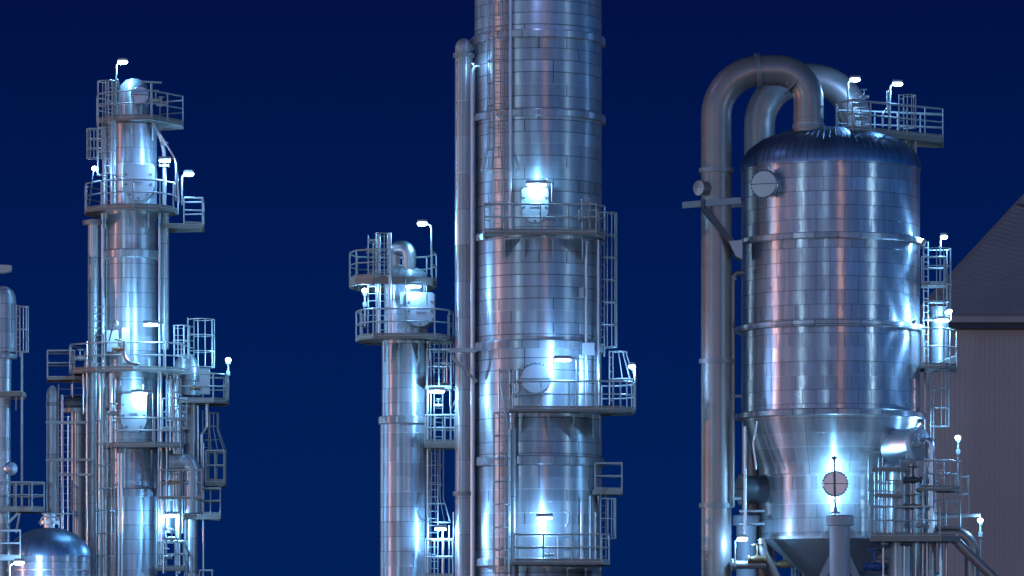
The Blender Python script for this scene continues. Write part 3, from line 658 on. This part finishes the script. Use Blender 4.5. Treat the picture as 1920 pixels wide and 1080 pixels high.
t = MB().lathe(P(20, 879, 1.6), (.45, -.9, 0), [(.05, -.1), (.28, -.06), (.30, .03), (.26, .1), (.03, .16)], 24).build('gauge_cover', 'alu'); tag(t, 'round shiny cover hanging on the far left column', 'cover')
pole_lamp('glaring lamp at the bottom left in front of the blue dome', 18, -2.5, 1058, 1100, 1, 18, watts=500)
t = thing('pipe_support', 'slanted strut pair below the far left walkway', 'bracket', P(24, 985, 2.2))
MB().beam(P(14, 982, 2.2), P(34, 962, 2.2), .08, .1).build('strut', 'galv', t); MB().beam(P(30, 1000, 2.2), P(37, 962, 2.2), .08, .1).build('strut', 'galv', t)

# ================================================================== DOMED TANK
DX, DY = 1557, 0.0; kD = K(DY); r = 167*kD; dx = X(DX, DY)
tank = thing('process_vessel', 'huge domed silver tank with cone bottom on the right', 'vessel', (dx, DY, 0))
zs = Z(316, DY); zc = Z(782, DY); zc2 = Z(893, DY); zb_ = Z(1012, DY); rl = 130*kD
MB().lathe((dx, DY, 0), (0, 0, 1), [(r-.3, zc+.02), (r, zc+.02), (r, zs), (r-.3, zs)], 128, False).build('shell', 'tank', tank)
prof = [(r+.05, zs-.12), (r+.05, zs+.02)]
for a in range(1, 22):
    th = a*pi/2/21; prof.append(((r+.03)*cos(th)**.86 if a < 21 else .35, zs+.02+74*kD*sin(th)**1.05))
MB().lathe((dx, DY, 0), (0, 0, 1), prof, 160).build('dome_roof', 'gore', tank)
mb = MB()
for i in range(76):
    a = 2*pi*i/76; pts = [Vector((dx+(p[0]+.02)*sin(a), DY-(p[0]+.02)*cos(a), p[1]+.01)) for p in prof[1:20]]
    mb.tube(pts, .008, 4)
mb.build('roof_seams', 'gore', tank, org=(dx, DY, 0))
MB().lathe((dx, DY, 0), (0, 0, 1), [(rl, zc2), (rl+.10*1, zc2+.02)]+[(rl+(r-rl)*(1-(1-i/10)**1.18), zc2+(zc-zc2)*i/10) for i in range(1, 11)], 128, False).build('cone', 'cone', tank)
MB().lathe((dx, DY, 0), (0, 0, 1), [(rl-.3, zb_), (rl, zb_), (rl, zc2), (rl-.3, zc2)], 128, False).build('lower_shell', 'cone', tank)
MB().lathe((dx, DY, 0), (0, 0, 1), [(.5, Z(1098, DY)), (1.0, Z(1082, DY)), (rl-.08, zb_), (rl+.04, zb_-.03), (rl+.04, zb_+.09), (rl-.08, zb_+.1)], 96).build('hopper_cone', 'hopper', tank)
for y in (458, 619, 782):
    z = Z(y, DY); MB().lathe((dx, DY, z), (0, 0, 1), [(r-.2, -.13), (r+.20, -.13), (r+.24, -.10), (r+.24, .10), (r+.20, .13), (r-.2, .19)], 128).build('stiffener_ring', 'ring', tank)
a = radians(-44); n = Vector((sin(a), -cos(a), 0)); c = Vector((dx, DY, 0))+n*(r+.5); c.z = Z(345, c.y); round_port(tank, c, (sin(radians(-22)), -cos(radians(-22)), 0), 26*kD, .7, 'alu', 'alu_soft')
c = P(1566, 907, -rl-.95); round_port(tank, c, (0, -1, 0), 23.5*kD, 1.3, 'alu', 'alu', neck=.4)
a = radians(-75); c = Vector((dx, DY, 0))+Vector((sin(a), -cos(a), 0))*(rl+1.0); c.z = Z(917, c.y); round_port(tank, c, (sin(a), -cos(a), 0), 29*kD, 1.6, 'dark', 'leg')
a = radians(46); d = Vector((sin(a), -cos(a), 0)); c = Vector((dx, DY, 0))+d*(rl+1.9); c.z = Z(832, c.y)
o = MB().lathe(c-d*3.2, d, [(29*kD, 0), (29*kD, 3.0)], 48).build('side_drum', 'alu', tank); MB().lathe(c-d*.25, d, [(31*kD, 0), (31*kD, .16), (29*kD, .24), (.02, .3)], 48).build('cover_plate', 'leg', o)
MB().lathe(P(1516, 252, -1.6), (0, 0, 1), [(24*kD, -1.0), (24*kD, .25), (29*kD, .3), (29*kD, .42)], 48).build('nozzle', 'alu', tank)
for i, (a, vis) in enumerate(((2, 1), (92, 1), (182, 1), (272, 1))):
    d = Vector((sin(radians(a)), -cos(radians(a)), 0)); b = Vector((dx, DY, 0))+d*(rl+.62)
    zt = Z(966, b.y)
    lg = MB().lathe((b.x, b.y, 0), (0, 0, 1), [(19*kD, 0), (19*kD, zt-.45), (25.5*kD, zt-.42), (25.5*kD, zt-.05), (24*kD, zt)], 36).build('leg', 'leg', tank)
    T = Vector((cos(radians(a)), sin(radians(a)), 0))
    if i == 0:
        for s in (-1, 1): MB().beam(b+T*s*.3+Vector((0, .3, zt-1.75)), b+T*s*2.1+Vector((0, .6, max(.3, zt-5.6))), .3, .3).build('leg_brace', 'leg', tank)
pipe('big grey overhead pipe arching from the ground onto the tank dome', [(1343, 1345, -1.6), (1343, 132, -1.6), (1516, 132, -1.6), (1516, 248, -1.6)], 28.5, 'paint', R=85, seg=40,
     flanges=[(1421, 133.5, -1.6, (1, 0, .08), 1.2),(1343, 228, -1.6, (0, 0, 1), 1.012),(1343, 262, -1.6, (0, 0, 1), 1.012),(1343, 410, -1.6, (0, 0, 1), 1.012),(1343, 505, -1.6, (0, 0, 1), 1.012),(1343, 590, -1.6, (0, 0, 1), 1.012),(1343, 765, -1.6, (0, 0, 1), 1.012),(1343, 860, -1.6, (0, 0, 1), 1.012),(1343, 1035, -1.6, (0, 0, 1), 1.012),(1367.9, 156.9, -1.6, (.707, 0, .707), 1.012), (1491.1, 156.9, -1.6, (.707, 0, -.707), 1.012), (1516, 222, -1.6, (0, 0, 1), 1.03), (1343, 320, -1.6, (0, 0, 1), 1.15), (1343, 678, -1.6, (0, 0, 1), 1.15), (1343, 948, -1.6, (0, 0, 1), 1.15), (1516, 238, -1.6, (0, 0, 1), 1.08)])
pipe('second grey overhead pipe arching behind the first one', [(1424, 480, 3.2), (1424, 1345, 3.2)][::-1]+[(1424, 148, 3.2), (1606, 148, 3.2), (1606, 330, 3.2)], 29, 'paint', R=88, seg=40)
a_ = P(1320, 358, -2.4); t = thing('pipe_nozzle', 'stub nozzle with bolted cover on the big overhead pipe', 'nozzle', a_)
MB().lathe(P(1343, 356, -1.6), Vector((-.8, -.75, 0)), [(.28, .3), (.28, .95), (.31, .95), (.31, 1.05), (.02, 1.07)], 28).build('nozzle', 'paint', t)
t = thing('pipe_support', 'cantilever beam with diagonal strut holding the big overhead pipe', 'bracket', P(1380, 470, -1.2))
MB().beam(P(1280, 385, -2.5), P(1388, 376, -2.2), .22, .26).build('beam', 'leg', t)
MB().beam(P(1318, 388, -2.4), P(1384, 470, -2.2), .2, .26).build('strut', 'dark', t)
MB().prism([P(1366, 452, -2.4), P(1392, 450, -2.4), P(1392, 486, -2.4), P(1380, 480, -2.4)], (0, 1.2, 0)).build('gusset', 'alu_soft', t)
MB().tube([P(1318, 374, -2.5), P(1318, 390, -2.5)], .1).build('clamp', 'dark', t)
MB().beam(P(1330, 388, .4), P(1395, 382, .4), .2, .26).build('beam', 'leg', t)
pipe('thin grey standpipe with top elbow between big pipe and tank', [(1373, 950, -1.5), (1373, 512, -1.5), (1396, 512, -1.5)], 5, 'paint', R=14, flanges=[(1373, 522, -1.5, (0, 0, 1), 1.7)])
for i, yy in enumerate((743, 934)):
    t = MB().lathe(P(1379, yy, -1.5), (1, 0, 0), [(.06, -.2), (.13, -.18), (.13, -.1), (.07, -.06), (.07, .25)], 12).build('small_coupling', 'galv'); tag(t, ['upper', 'lower'][i]+' small coupling joining the thin standpipe to the tank', 'coupling')
platform('long railed walkway on top of the tank dome, carrying two lamps', 1670, DY, 240,
    [(1568, -1.4), (1598, -2.4), (1768, .4), (1768, 2.2), (1640, 1.2), (1572, .8)],
    [[(1572, .8), (1568, -1.4), (1598, -2.4), (1768, .4), (1768, 2.2), (1640, 1.2), (1572, .8)]], (), h=1.15, step=1.0, edge=.22)
t = thing('support_frame', 'post frame propping the dome walkway at its right end', 'frame', P(1706, 290, -.3))
for xx, yy in ((1698, -.4), (1716, -.2), (1712, .6)): MB().tube([P(xx, 330, yy), P(xx, 250, yy)], .07).build('post', 'galv', t)
for xx, yy in ((1600, -2.2), (1618, -1.0)): MB().tube([P(xx, 252, yy), P(xx, 228, yy)], .08).build('post', 'galv', t)
ladder('caged ladder reaching the dome walkway from below at its right', 1690, DY-.7, 178, 330, 60, (180, 240), cr=.32)
pole_lamp('left one of the two pole lamps above the tank dome', 1590, .4, 152, 238, 1, 13)
pole_lamp('right one of the two pole lamps above the tank dome', 1669, .3, 160, 240, 1, 14)
valve('cluster valve at the left lamp of the dome walkway', 1612, 196, -.6, .9)
valve('second valve standing behind the dome walkway railing', 1620, 182, -.2, .7)
valve('lower valve behind the dome walkway railing by the arch pipe', 1614, 222, -.8, .9)
pipe('bent thin pipe by the ladder hoops of the dome walkway', [(1655, 238, -.4), (1655, 214, -.4), (1664, 204, -.4), (1664, 170, -.4)], 2, 'alu', R=8)
# right flank of the tank
ladder('upper caged ladder on the right flank of the tank, under the pole lamp', 1736, DY-.8, 452, 690, 60, (468, 600), cr=.55, hoop=.8)
ladder('lower caged ladder on the right flank of the tank, against the warehouse wall', 1748, DY-.8, 690, 822, 70, (695, 800), cr=.36)
platform('upper small ring landing of the tank flank, at the pole lamp post', 1750, DY, 527, [(1728, -1.5), (1772, -1.4), (1772, 0), (1728, 0)], [[(1728, -1.5), (1772, -1.4), (1772, 0)]], (), h=1.0, edge=.12, toe=False)
platform('lower flank landing of the tank with two glaring lamps', 1758, DY, 684, [(1724, -1.8), (1770, -1.8), (1793, -.9), (1793, .4), (1724, .4)], [[(1728, -1.8), (1770, -1.8), (1793, -.9), (1793, .4)]], [(1740, -1.6, .2, .7)], h=1.5, step=.7)
t = thing('support_frame', 'slanting channel beneath the lower flank landing of the tank', 'frame', P(1750, 690, -1)); MB().beam(P(1738, 694, -1.6), P(1792, 672, -.8), .2, .25).build('beam', 'galv', t)
v2 = column('process_vessel', 'narrow grey cylinder standing on the lower flank landing of the tank', 'vessel', 1762, DY+.2, [(580, 690, 17)], 'mid', seg=40)
MB().lathe((X(1762, .2), .2, Z(578, .2)), (0, 0, 1), [(21*kD, -.06), (21*kD, .05), (.05, .07)], 40).build('lid', 'alu', v2)
pole_lamp('pole lamp at the right flank of the tank near its upper ring', 1763, -1.0, 447, 528, 1, 7, small=True)
wall_lamp('glaring strip lamp on the grey cylinder of the flank landing', 1766, 600, -1.5, 30, 0)
floodlight('tilted lamp at the upper right of the grey flank cylinder', 1779, 585, -1.2, (.3, -.4, -.7), None, 1.1)
floodlight('small uplight on the middle tank ring throwing a flame-shaped glow', 1713, 603, -2.95, (-.2, .9, .6), None, .6, 45)
floodlight('tiny lamp behind the right edge of the upper tank ring', 1730, 452, -1.7, (-.7, .4, .6), None, .8, 70)
floodlight('hidden lamp behind the right edge of the lowest tank ring', 1724, 797, -1.4, (-.7, .2, .6), None, .7)
floodlight('upper hidden lamp glowing behind the round front port of the tank cone', 1566, 893, -rl-.66, (0, .7, 1), None, 1.0, 330)
floodlight('lower hidden lamp glowing behind the round front port of the tank', 1566, 921, -rl-.66, (0, .7, -1), None, 1.0, 240)
t = thing('mast', 'thin dark rod standing on the front leg before the round port', 'mast', P(1566, 965, -3.95))
MB().tube([P(1566, 965, -3.95), P(1564, 860, -3.95)], .045, 8).build('rod', 'dark', t); MB().lathe(P(1564, 858, -3.95), (0, 0, 1), [(.04, -.1), (.11, -.05), (.11, .03), (.04, .06)], 12).build('tip', 'dark', t)
MB().lathe(P(1566, 963, -3.95), (0, 0, 1), [(.2, 0), (.2, .06), (.08, .1), (.07, .3)], 14).build('foot', 'leg', t)
# lower right pipework
pipe('shiny upright clad pipe with rounded top right of the tank cone', [(1686, 890, -3.2), (1686, 1345, -3.2)], 20, 'pipe', head=18)
pipe('bent bright pipe from the side drum down the right of the tank', [(1722, 826, -3.0), (1744, 826, -3.0), (1744, 1000, -3.0)], 8, 'alu', R=14)
pipe('upright pipe pair under the drum walkway of the tank, left', [(1700, 1005, -3.4), (1700, 1345, -3.4)], 9, 'pipe')
pipe('upright pipe pair under the drum walkway of the tank, right', [(1744, 1010, -2.4), (1744, 1345, -2.4)], 11, 'pipe')
pipe('thin bright upright pipe right of the lower walkway of the tank', [(1764, 1012, -2.6), (1764, 1345, -2.6)], 4, 'alu')
pipe('wide upright grey pipe just left of the lower right elbow', [(1724, 900, -1.8), (1724, 1345, -1.8)], 12, 'pipe')
pipe('dark blue elbow pipe bending down at the lower right', [(1752, 1000, -2.2), (1822, 1000, -2.2), (1822, 1345, -2.2)], 13, 'paint', R=40, flanges=[(1785, 1000, -2.2, (1, 0, 0), 1.05)])
pipe('slanting dark pipe crossing down to the right corner', [(1788, 1008, -3.4), (1800, 1022, -3.4), (1880, 1100, -3.4)], 9, 'paint', R=30)
platform('drum landing at the upper right of the tank cone', 1664, DY, 876, [(1636, -4.6), (1684, -4.6), (1700, -4.0), (1700, -2.4), (1640, -2.6)], [], (), edge=.14)
platform('square railed walkway level with the bent bright pipe', 1760, DY, 914, [(1720, -3.2), (1782, -3.2), (1800, -2.4), (1800, -1.4), (1720, -1.4)], [[(1726, -3.2), (1782, -3.2), (1800, -2.4), (1800, -1.4)]], [(1742, -3.0, -1.6, .5)], step=.8)
platform('dark railed ledge reaching right toward the warehouse', 1785, DY, 962, [(1755, -1.8), (1816, -1.8), (1816, -.4), (1755, -.4)], [[(1792, -1.8), (1816, -1.8), (1816, -.4)]], (), h=1.5, edge=.12, toe=False)
platform('long lower walkway wrapping the tank right of its front leg', 1690, DY, 1003, [(1632, -4.4), (1766, -4.4), (1800, -3.6), (1800, -2.2), (1640, -2.6)], [[(1632, -4.2), (1632, -4.4), (1676, -4.4), (1716, -4.4), (1762, -4.4)]], [(1656, -4.2, -2.6, .4)], h=1.15, step=1.0, edge=.22)
t = thing('guard_rail', 'tall bare rail frame up the right of the tank cone', 'handrail', P(1640, 1000, -4.2))
for xx in (1629, 1648, 1656, 1674): MB().tube([P(xx, 1003, -4.2), P(xx, 858 if xx < 1660 else 900, -4.2)], .035).build('post', 'galv', t)
for yy in (905, 920): MB().tube([P(1626, yy, -4.2), P(1700, yy+3, -4.2)], .03).build('bar', 'galv', t)
MB().tube([P(1614, 847, -4.2), P(1650, 848, -4.2)], .03).build('bar', 'galv', t)
pole_lamp('ball lamp on a post right of the tank above the square walkway', 1796, -1.8, 822, 914, 0)
pole_lamp('lowest right ball lamp on a post against the warehouse wall', 1838, -1.8, 977, 1060, 0)
t = thing('crane_arm', 'thin horizontal arm pointing right near the lowest right lamp', 'beam', P(1760, 968, -2)); MB().beam(P(1745, 971, -2), P(1838, 966, -2), .1, .12).build('arm', 'galv', t)
for i, (x, y, Y, s, m_, lab) in enumerate([(1722, 834, -4.0, .9, 'galv', 'valve on the end cover of the side drum'), (1700, 866, -4.2, .9, 'galv', 'valve below the side drum of the tank'),
        (1712, 900, -3.6, 1.2, 'dark', 'dark valve between the clad pipe and the bent pipe'), (1712, 950, -3.6, 1.1, 'brass', 'rusty valve above the long lower walkway'),
        (1722, 985, -3.8, .9, 'galv', 'valve on the long lower walkway'), (1750, 905, -3.0, .7, 'galv', 'valve at the foot of the bent bright pipe'),
        (1640, 1062, -3.0, 1.5, 'blue', 'blue valve under the hopper cone at right'), (1700, 1020, -4.0, .8, 'dark', 'dark valve under the long lower walkway'),
        (1655, 1045, -2.0, 1.2, 'galv', 'valve near the hopper in the shade at right'), (1420, 1048, -2.4, 1.3, 'brass', 'rusty valve at the lower left of the tank leg'), (1470, 1058, .5, 1.5, 'brass', 'rusty valve behind the hopper cone at left')]):
    valve(lab, x, y, Y, s, m_)
for i, (x0, y0, x1, y1, rp, Y, m_) in enumerate([(1590, 1062, 1700, 1066, 9, 1.5, 'pipe'), (1600, 1084, 1760, 1084, 10, .5, 'pipe')]):
    pipe(['shaded', 'shiny'][i]+' horizontal pipe run behind the front leg near the ground', [(x0, y0, Y), (x1, y1, Y)], rp, 'alu')
pipe('sloping pipe under the hopper toward the right valves', [(1690, 1010, 1.0), (1672, 1060, 1.0), (1630, 1110, 1.0)], 6, 'paint', R=20)
pipe('warm-toned upright pipe far behind the hopper at left', [(1492, 1030, 5.0), (1492, 1345, 5.0)], 9, 'pipe')
pipe('dim upright pipe far behind the hopper next to the warm one', [(1507, 1040, 5.0), (1507, 1345, 5.0)], 6, 'paint')
pipe('grey upright pipe below the left port of the tank', [(1407, 780, .6), (1407, 1345, .6)], 16, 'paint', flanges=[(1407, 960, .6, (0, 0, 1), 1.2)])
pipe('short horizontal pipe at the lower left of the tank', [(1372, 1059, -2.2), (1436, 1059, -2.2)], 8, 'paint', flanges=[(1376, 1059, -2.2, (1, 0, 0), 1.5)])
pipe('bent grey pipe curving down left of the hopper', [(1428, 1010, -2.0), (1432, 1035, -2.0), (1458, 1085, -2.0), (1458, 1200, -2.0)], 8, 'paint', R=30)
pipe('slim upright pipe left of the lower tank with couplings', [(1397, 800, -2.2), (1397, 1010, -2.2)], 3.2, 'alu')
pipe('curved thin cable pipe left of the tank cone', [(1420, 790, -2.4), (1412, 830, -2.4), (1418, 880, -2.4)], 2, 'alu', R=20)
pole_lamp('bright lamp left of the hopper cone, low beside the big pipe', 1378, -2.6, 1013, 1062, 1, 14)
t = thing('guard_rail', 'short rail bars left of the lower tank shell', 'handrail', P(1400, 980, -1.6))
for yy in (958, 982): MB().tube([P(1386, yy, -1.6), P(1434, yy, -1.6)], .05).build('bar', 'galv', t)

# ================================================================== WAREHOUSE
WY = 45.0
wh = thing('warehouse', 'large dim warehouse with ribbed walls and steep brown roof at the right edge', 'building', (X(1900, WY), WY, 0))
mb = MB(); x0, x1 = X(1716, WY), X(2150, WY); zt = Z(606, WY); prof = []; x = x0; i = 0; pit = .26
while x < x1:
    prof += [(x, 0), (x+pit*.45, 0), (x+pit*.6, .022), (x+pit*.9, .022)]; x += pit
vs_ = [(a, WY-b, 0) for a, b in prof]+[(a, WY-b, zt) for a, b in prof]; n = len(prof)
mb.add(vs_, [(i, i+1, n+i+1, n+i) for i in range(n-1)])
mb.add([(x0, WY, 0), (x0, WY+30, 0), (x0, WY+30, zt), (x0, WY, zt)], [(0, 1, 2, 3)])
mb.build('wall', 'wall', wh)
MB().box(((X(1735, WY)+x1)/2, WY-.4, Z(605, WY)), x1-X(1735, WY), 1.2, .75).build('eave', 'eave_shade_joint', wh)  # deep dark eave band also stands for the shadow beneath it
Ex = [Vector((X(1722, WY), WY-1.2, Z(597, WY))), Vector((x1, WY-1.2, Z(597, WY))), Vector((x1+4, WY+16, Z(100, WY+16)))]
apex = Vector((X(2010, WY+16), WY+16, Z(265, WY+16)))
right_top = Vector((x1, WY+16, Z(265, WY+16)))
back = Vector((X(1722, WY), WY+33, Z(597, WY)))
e0, e1 = Ex[0], Ex[1]
rf = MB().add([e0, e1, right_top, apex, e0+Vector((0, 0, -.3)), e1+Vector((0, 0, -.3)), right_top+Vector((0, 0, -.3)), apex+Vector((0, 0, -.3))],
    [(0, 1, 2, 3), (7, 6, 5, 4), (0, 3, 7, 4), (0, 4, 5, 1)]).add([e0, apex, back], [(0, 1, 2)]).build('roof', 'roof', wh, ang=20)
# standing ribs on the roof, running down from the hip edge
nrm = (e1-e0).cross(apex-e0).normalized()
if nrm.y > 0: nrm = -nrm
hip = (apex-e0); fall = nrm.cross(hip.normalized()); mb = MB()
dirn = (e1-e0).normalized()*.80-(apex-e0).normalized()*.38
for i in range(1, 46):
    p = e0+hip*(i/46); L_ = dirn.normalized(); tl = (p.z-e0.z)/max(.01, -L_.z)
    q = p+L_*min(tl, 60); mb.beam(p+nrm*.005, q+nrm*.005, .07, .022)
mb.build('roof_rib', 'roof', wh)
mb = MB(); p = e0+hip*.62; L_ = dirn.normalized(); mb.beam(p+nrm*.05, p+L_*40+nrm*.05, .16, .10); mb.build('roof_joint', 'eave_shade_joint', wh)

# more of the small pipework between the walkways of the slim left tower
platform('shallow railed walkway in front of the dark elbow pipe, right of the slim left tower', 340, AY, 930, [(298, -1.9), (378, -1.9), (378, -.9), (298, -.9)], [[(298, -1.9), (378, -1.9)]], (), edge=.1, toe=False)
platform('caged pale landing between third and fourth left walkways, at their right ends', 330, AY, 800, [(305, -1.6), (350, -1.6), (350, -.4), (305, -.4)], [[(305, -1.6), (350, -1.6), (350, -.4)]], (), step=.3, h=1.2, edge=.1, toe=False)
ladder('pale ladder under the third left walkway, right of the strip lamp', 322, AY-1.2, 700, 830, 25, (712, 790), cr=.3, hoop=.7)
ladder('thin ladder in the niche behind the glowing lamp, lower right of the slim left tower', 302, AY-1.0, 940, 1075, 10, wd=.4)
for i, (y, x0, x1, lab) in enumerate([(792, 86, 166, 'upper dark tie bar across the two left pipes'), (862, 86, 170, 'middle dark tie bar across the two left pipes'), (890, 110, 172, 'lower dark tie bar right of the capped pipe')]):
    t = thing('tie_bar', lab, 'beam', P(x0, y, 3.6), 'tie bars'); MB().beam(P(x0, y, 3.6), P(x1, y, 3.6), .08, .1).build('bar', 'deck', t)
pipe('slim clad pipe half hidden by the fourth left walkway', [(336, 760, 3.4), (336, 1010, 3.4)], 4, 'pipe')
pipe('slim pipe with knee under the side walkway of the drum', [(388, 752, 4.6), (388, 800, 4.6), (378, 815, 4.6), (378, 960, 4.6)], 3, 'alu', R=8)
pipe('bowed thin hose pipe over the second left walkway', [(300, 250, 3.2), (330, 300, 3.2), (336, 380, 3.2)], 2, 'alu', R=30)
pipe('inlet pipe crossing to the small bright vessel right of the slim left tower', [(300, 905, 4.6), (352, 905, 4.6)], 5, 'alu')
pipe('drop pipe from the third left walkway down the front shell', [(208, 700, 2.6), (208, 830, 2.6)], 3, 'alu')
pipe('twin drop pipe beside the long ladder of the slim left tower', [(228, 850, 2.7), (228, 1300, 2.7)], 2.6, 'alu')

def conduits(label, group, items, mat='alu'):
    for (x, ya, yb, Y, rp) in items: pipe(label, [(x, ya, Y), (x, yb, Y)], rp, mat, shared=True, group=group, seg=10)
conduits('thin pale conduit among several down the right side of the slim left tower', 'thin conduits right of the slim left tower',
    [(297, 700, 1060, 3.6, 2.0), (319, 705, 845, 3.4, 1.8), (326, 700, 960, 3.9, 2.2), (342, 760, 1000, 4.0, 1.8), (371, 760, 900, 4.2, 1.6), (381, 830, 1080, 4.4, 1.8), (306, 940, 1075, 3.0, 1.8), (336, 880, 1075, 3.4, 2.0)])
conduits('thin conduit among several between the two left risers and the slim left tower', 'thin conduits left of the slim left tower',
    [(163, 640, 1080, 3.6, 1.8), (187, 700, 1080, 3.4, 2.2), (128, 780, 1000, 4.8, 1.6), (136, 720, 900, 5.0, 1.4), (156, 700, 775, 4.6, 1.6), (222, 850, 1085, 2.9, 1.8)])
conduits('thin conduit among several between the short and the tallest column', 'thin conduits between the two central columns',
    [(838, 640, 720, 0.2, 1.8), (845, 645, 826, 0.5, 2.0), (808, 660, 826, 0.3, 1.6), (830, 990, 1080, .2, 1.8), (842, 985, 1080, .3, 1.8), (850, 960, 1080, .6, 1.6)])
conduits('thin conduit among several in the pipework right of the hopper tank', 'thin conduits right of the hopper tank',
    [(1664, 900, 1000, -3.6, 2.0), (1708, 870, 1000, -3.4, 2.0), (1716, 880, 1080, -3.0, 2.4), (1730, 915, 1080, -2.6, 2.2), (1738, 1005, 1080, -3.0, 2.0), (1754, 880, 1000, -2.4, 2.0), (1774, 1010, 1090, -2.0, 2.6), (1656, 1005, 1090, -3.4, 2.2), (1672, 1010, 1090, -3.0, 2.4), (1720, 690, 900, -.6, 1.8), (1734, 640, 900, -.5, 2.0)])
conduits('thin conduit among several on the shell of the tallest column', 'thin conduits on the tallest column',
    [(966, 690, 765, -2.75, 1.6), (1090, 950, 1050, -2.5, 1.8), (1106, 930, 1050, -2.1, 2.0), (1116, 960, 1050, -1.9, 1.8), (1046, 1000, 1050, -2.9, 1.6), (928, 1060, 1090, -2.5, 2.0)])
platform('barred upper landing between the short column and the support arm', 824, CY_, 722, [(798, -1.3), (846, -1.3), (846, .3), (798, .3)], [[(800, -1.3), (846, -1.3), (846, .3)], [(800, .3), (846, .3)]], (), step=.45, h=1.5, edge=.1, toe=False)
platform('small grey landing low between the tank cone and the clad pipe', 1668, DY, 925, [(1640, -4.3), (1690, -4.3), (1690, -3.0), (1640, -3.0)], [[(1642, -4.3), (1690, -4.3)]], (), step=.6, h=1.0, edge=.1, toe=False)
platform('upper right railed ledge beside the lowest pipe elbow', 1780, DY, 985, [(1745, -2.6), (1800, -2.6), (1800, -1.6), (1745, -1.6)], [[(1747, -2.6), (1800, -2.6), (1800, -1.6)]], (), step=.7, h=1.0, edge=.1, toe=False)
ladder('plain ladder standing between the bent bright pipe and the warehouse wall', 1762, DY-1.2, 860, 1000, 20, wd=.4)
ladder('plain ladder under the drum landing of the tank', 1650, DY-3.9, 880, 1003, 0, wd=.42)
valve('small valve under the barred landing of the short column', 822, 760, -.2, .6)
valve('valve at the foot of the lamp niche beside the slim left tower', 312, 1045, 3.2, .8)
valve('valve on the drum walkway right of the slim left tower', 366, 728, 3.8, .7, 'brass')
valve('valve on the left end of the third left walkway', 150, 672, 3.6, .8)
valve('valve hanging under the side walkway of the round-headed drum', 340, 790, 3.6, .7)
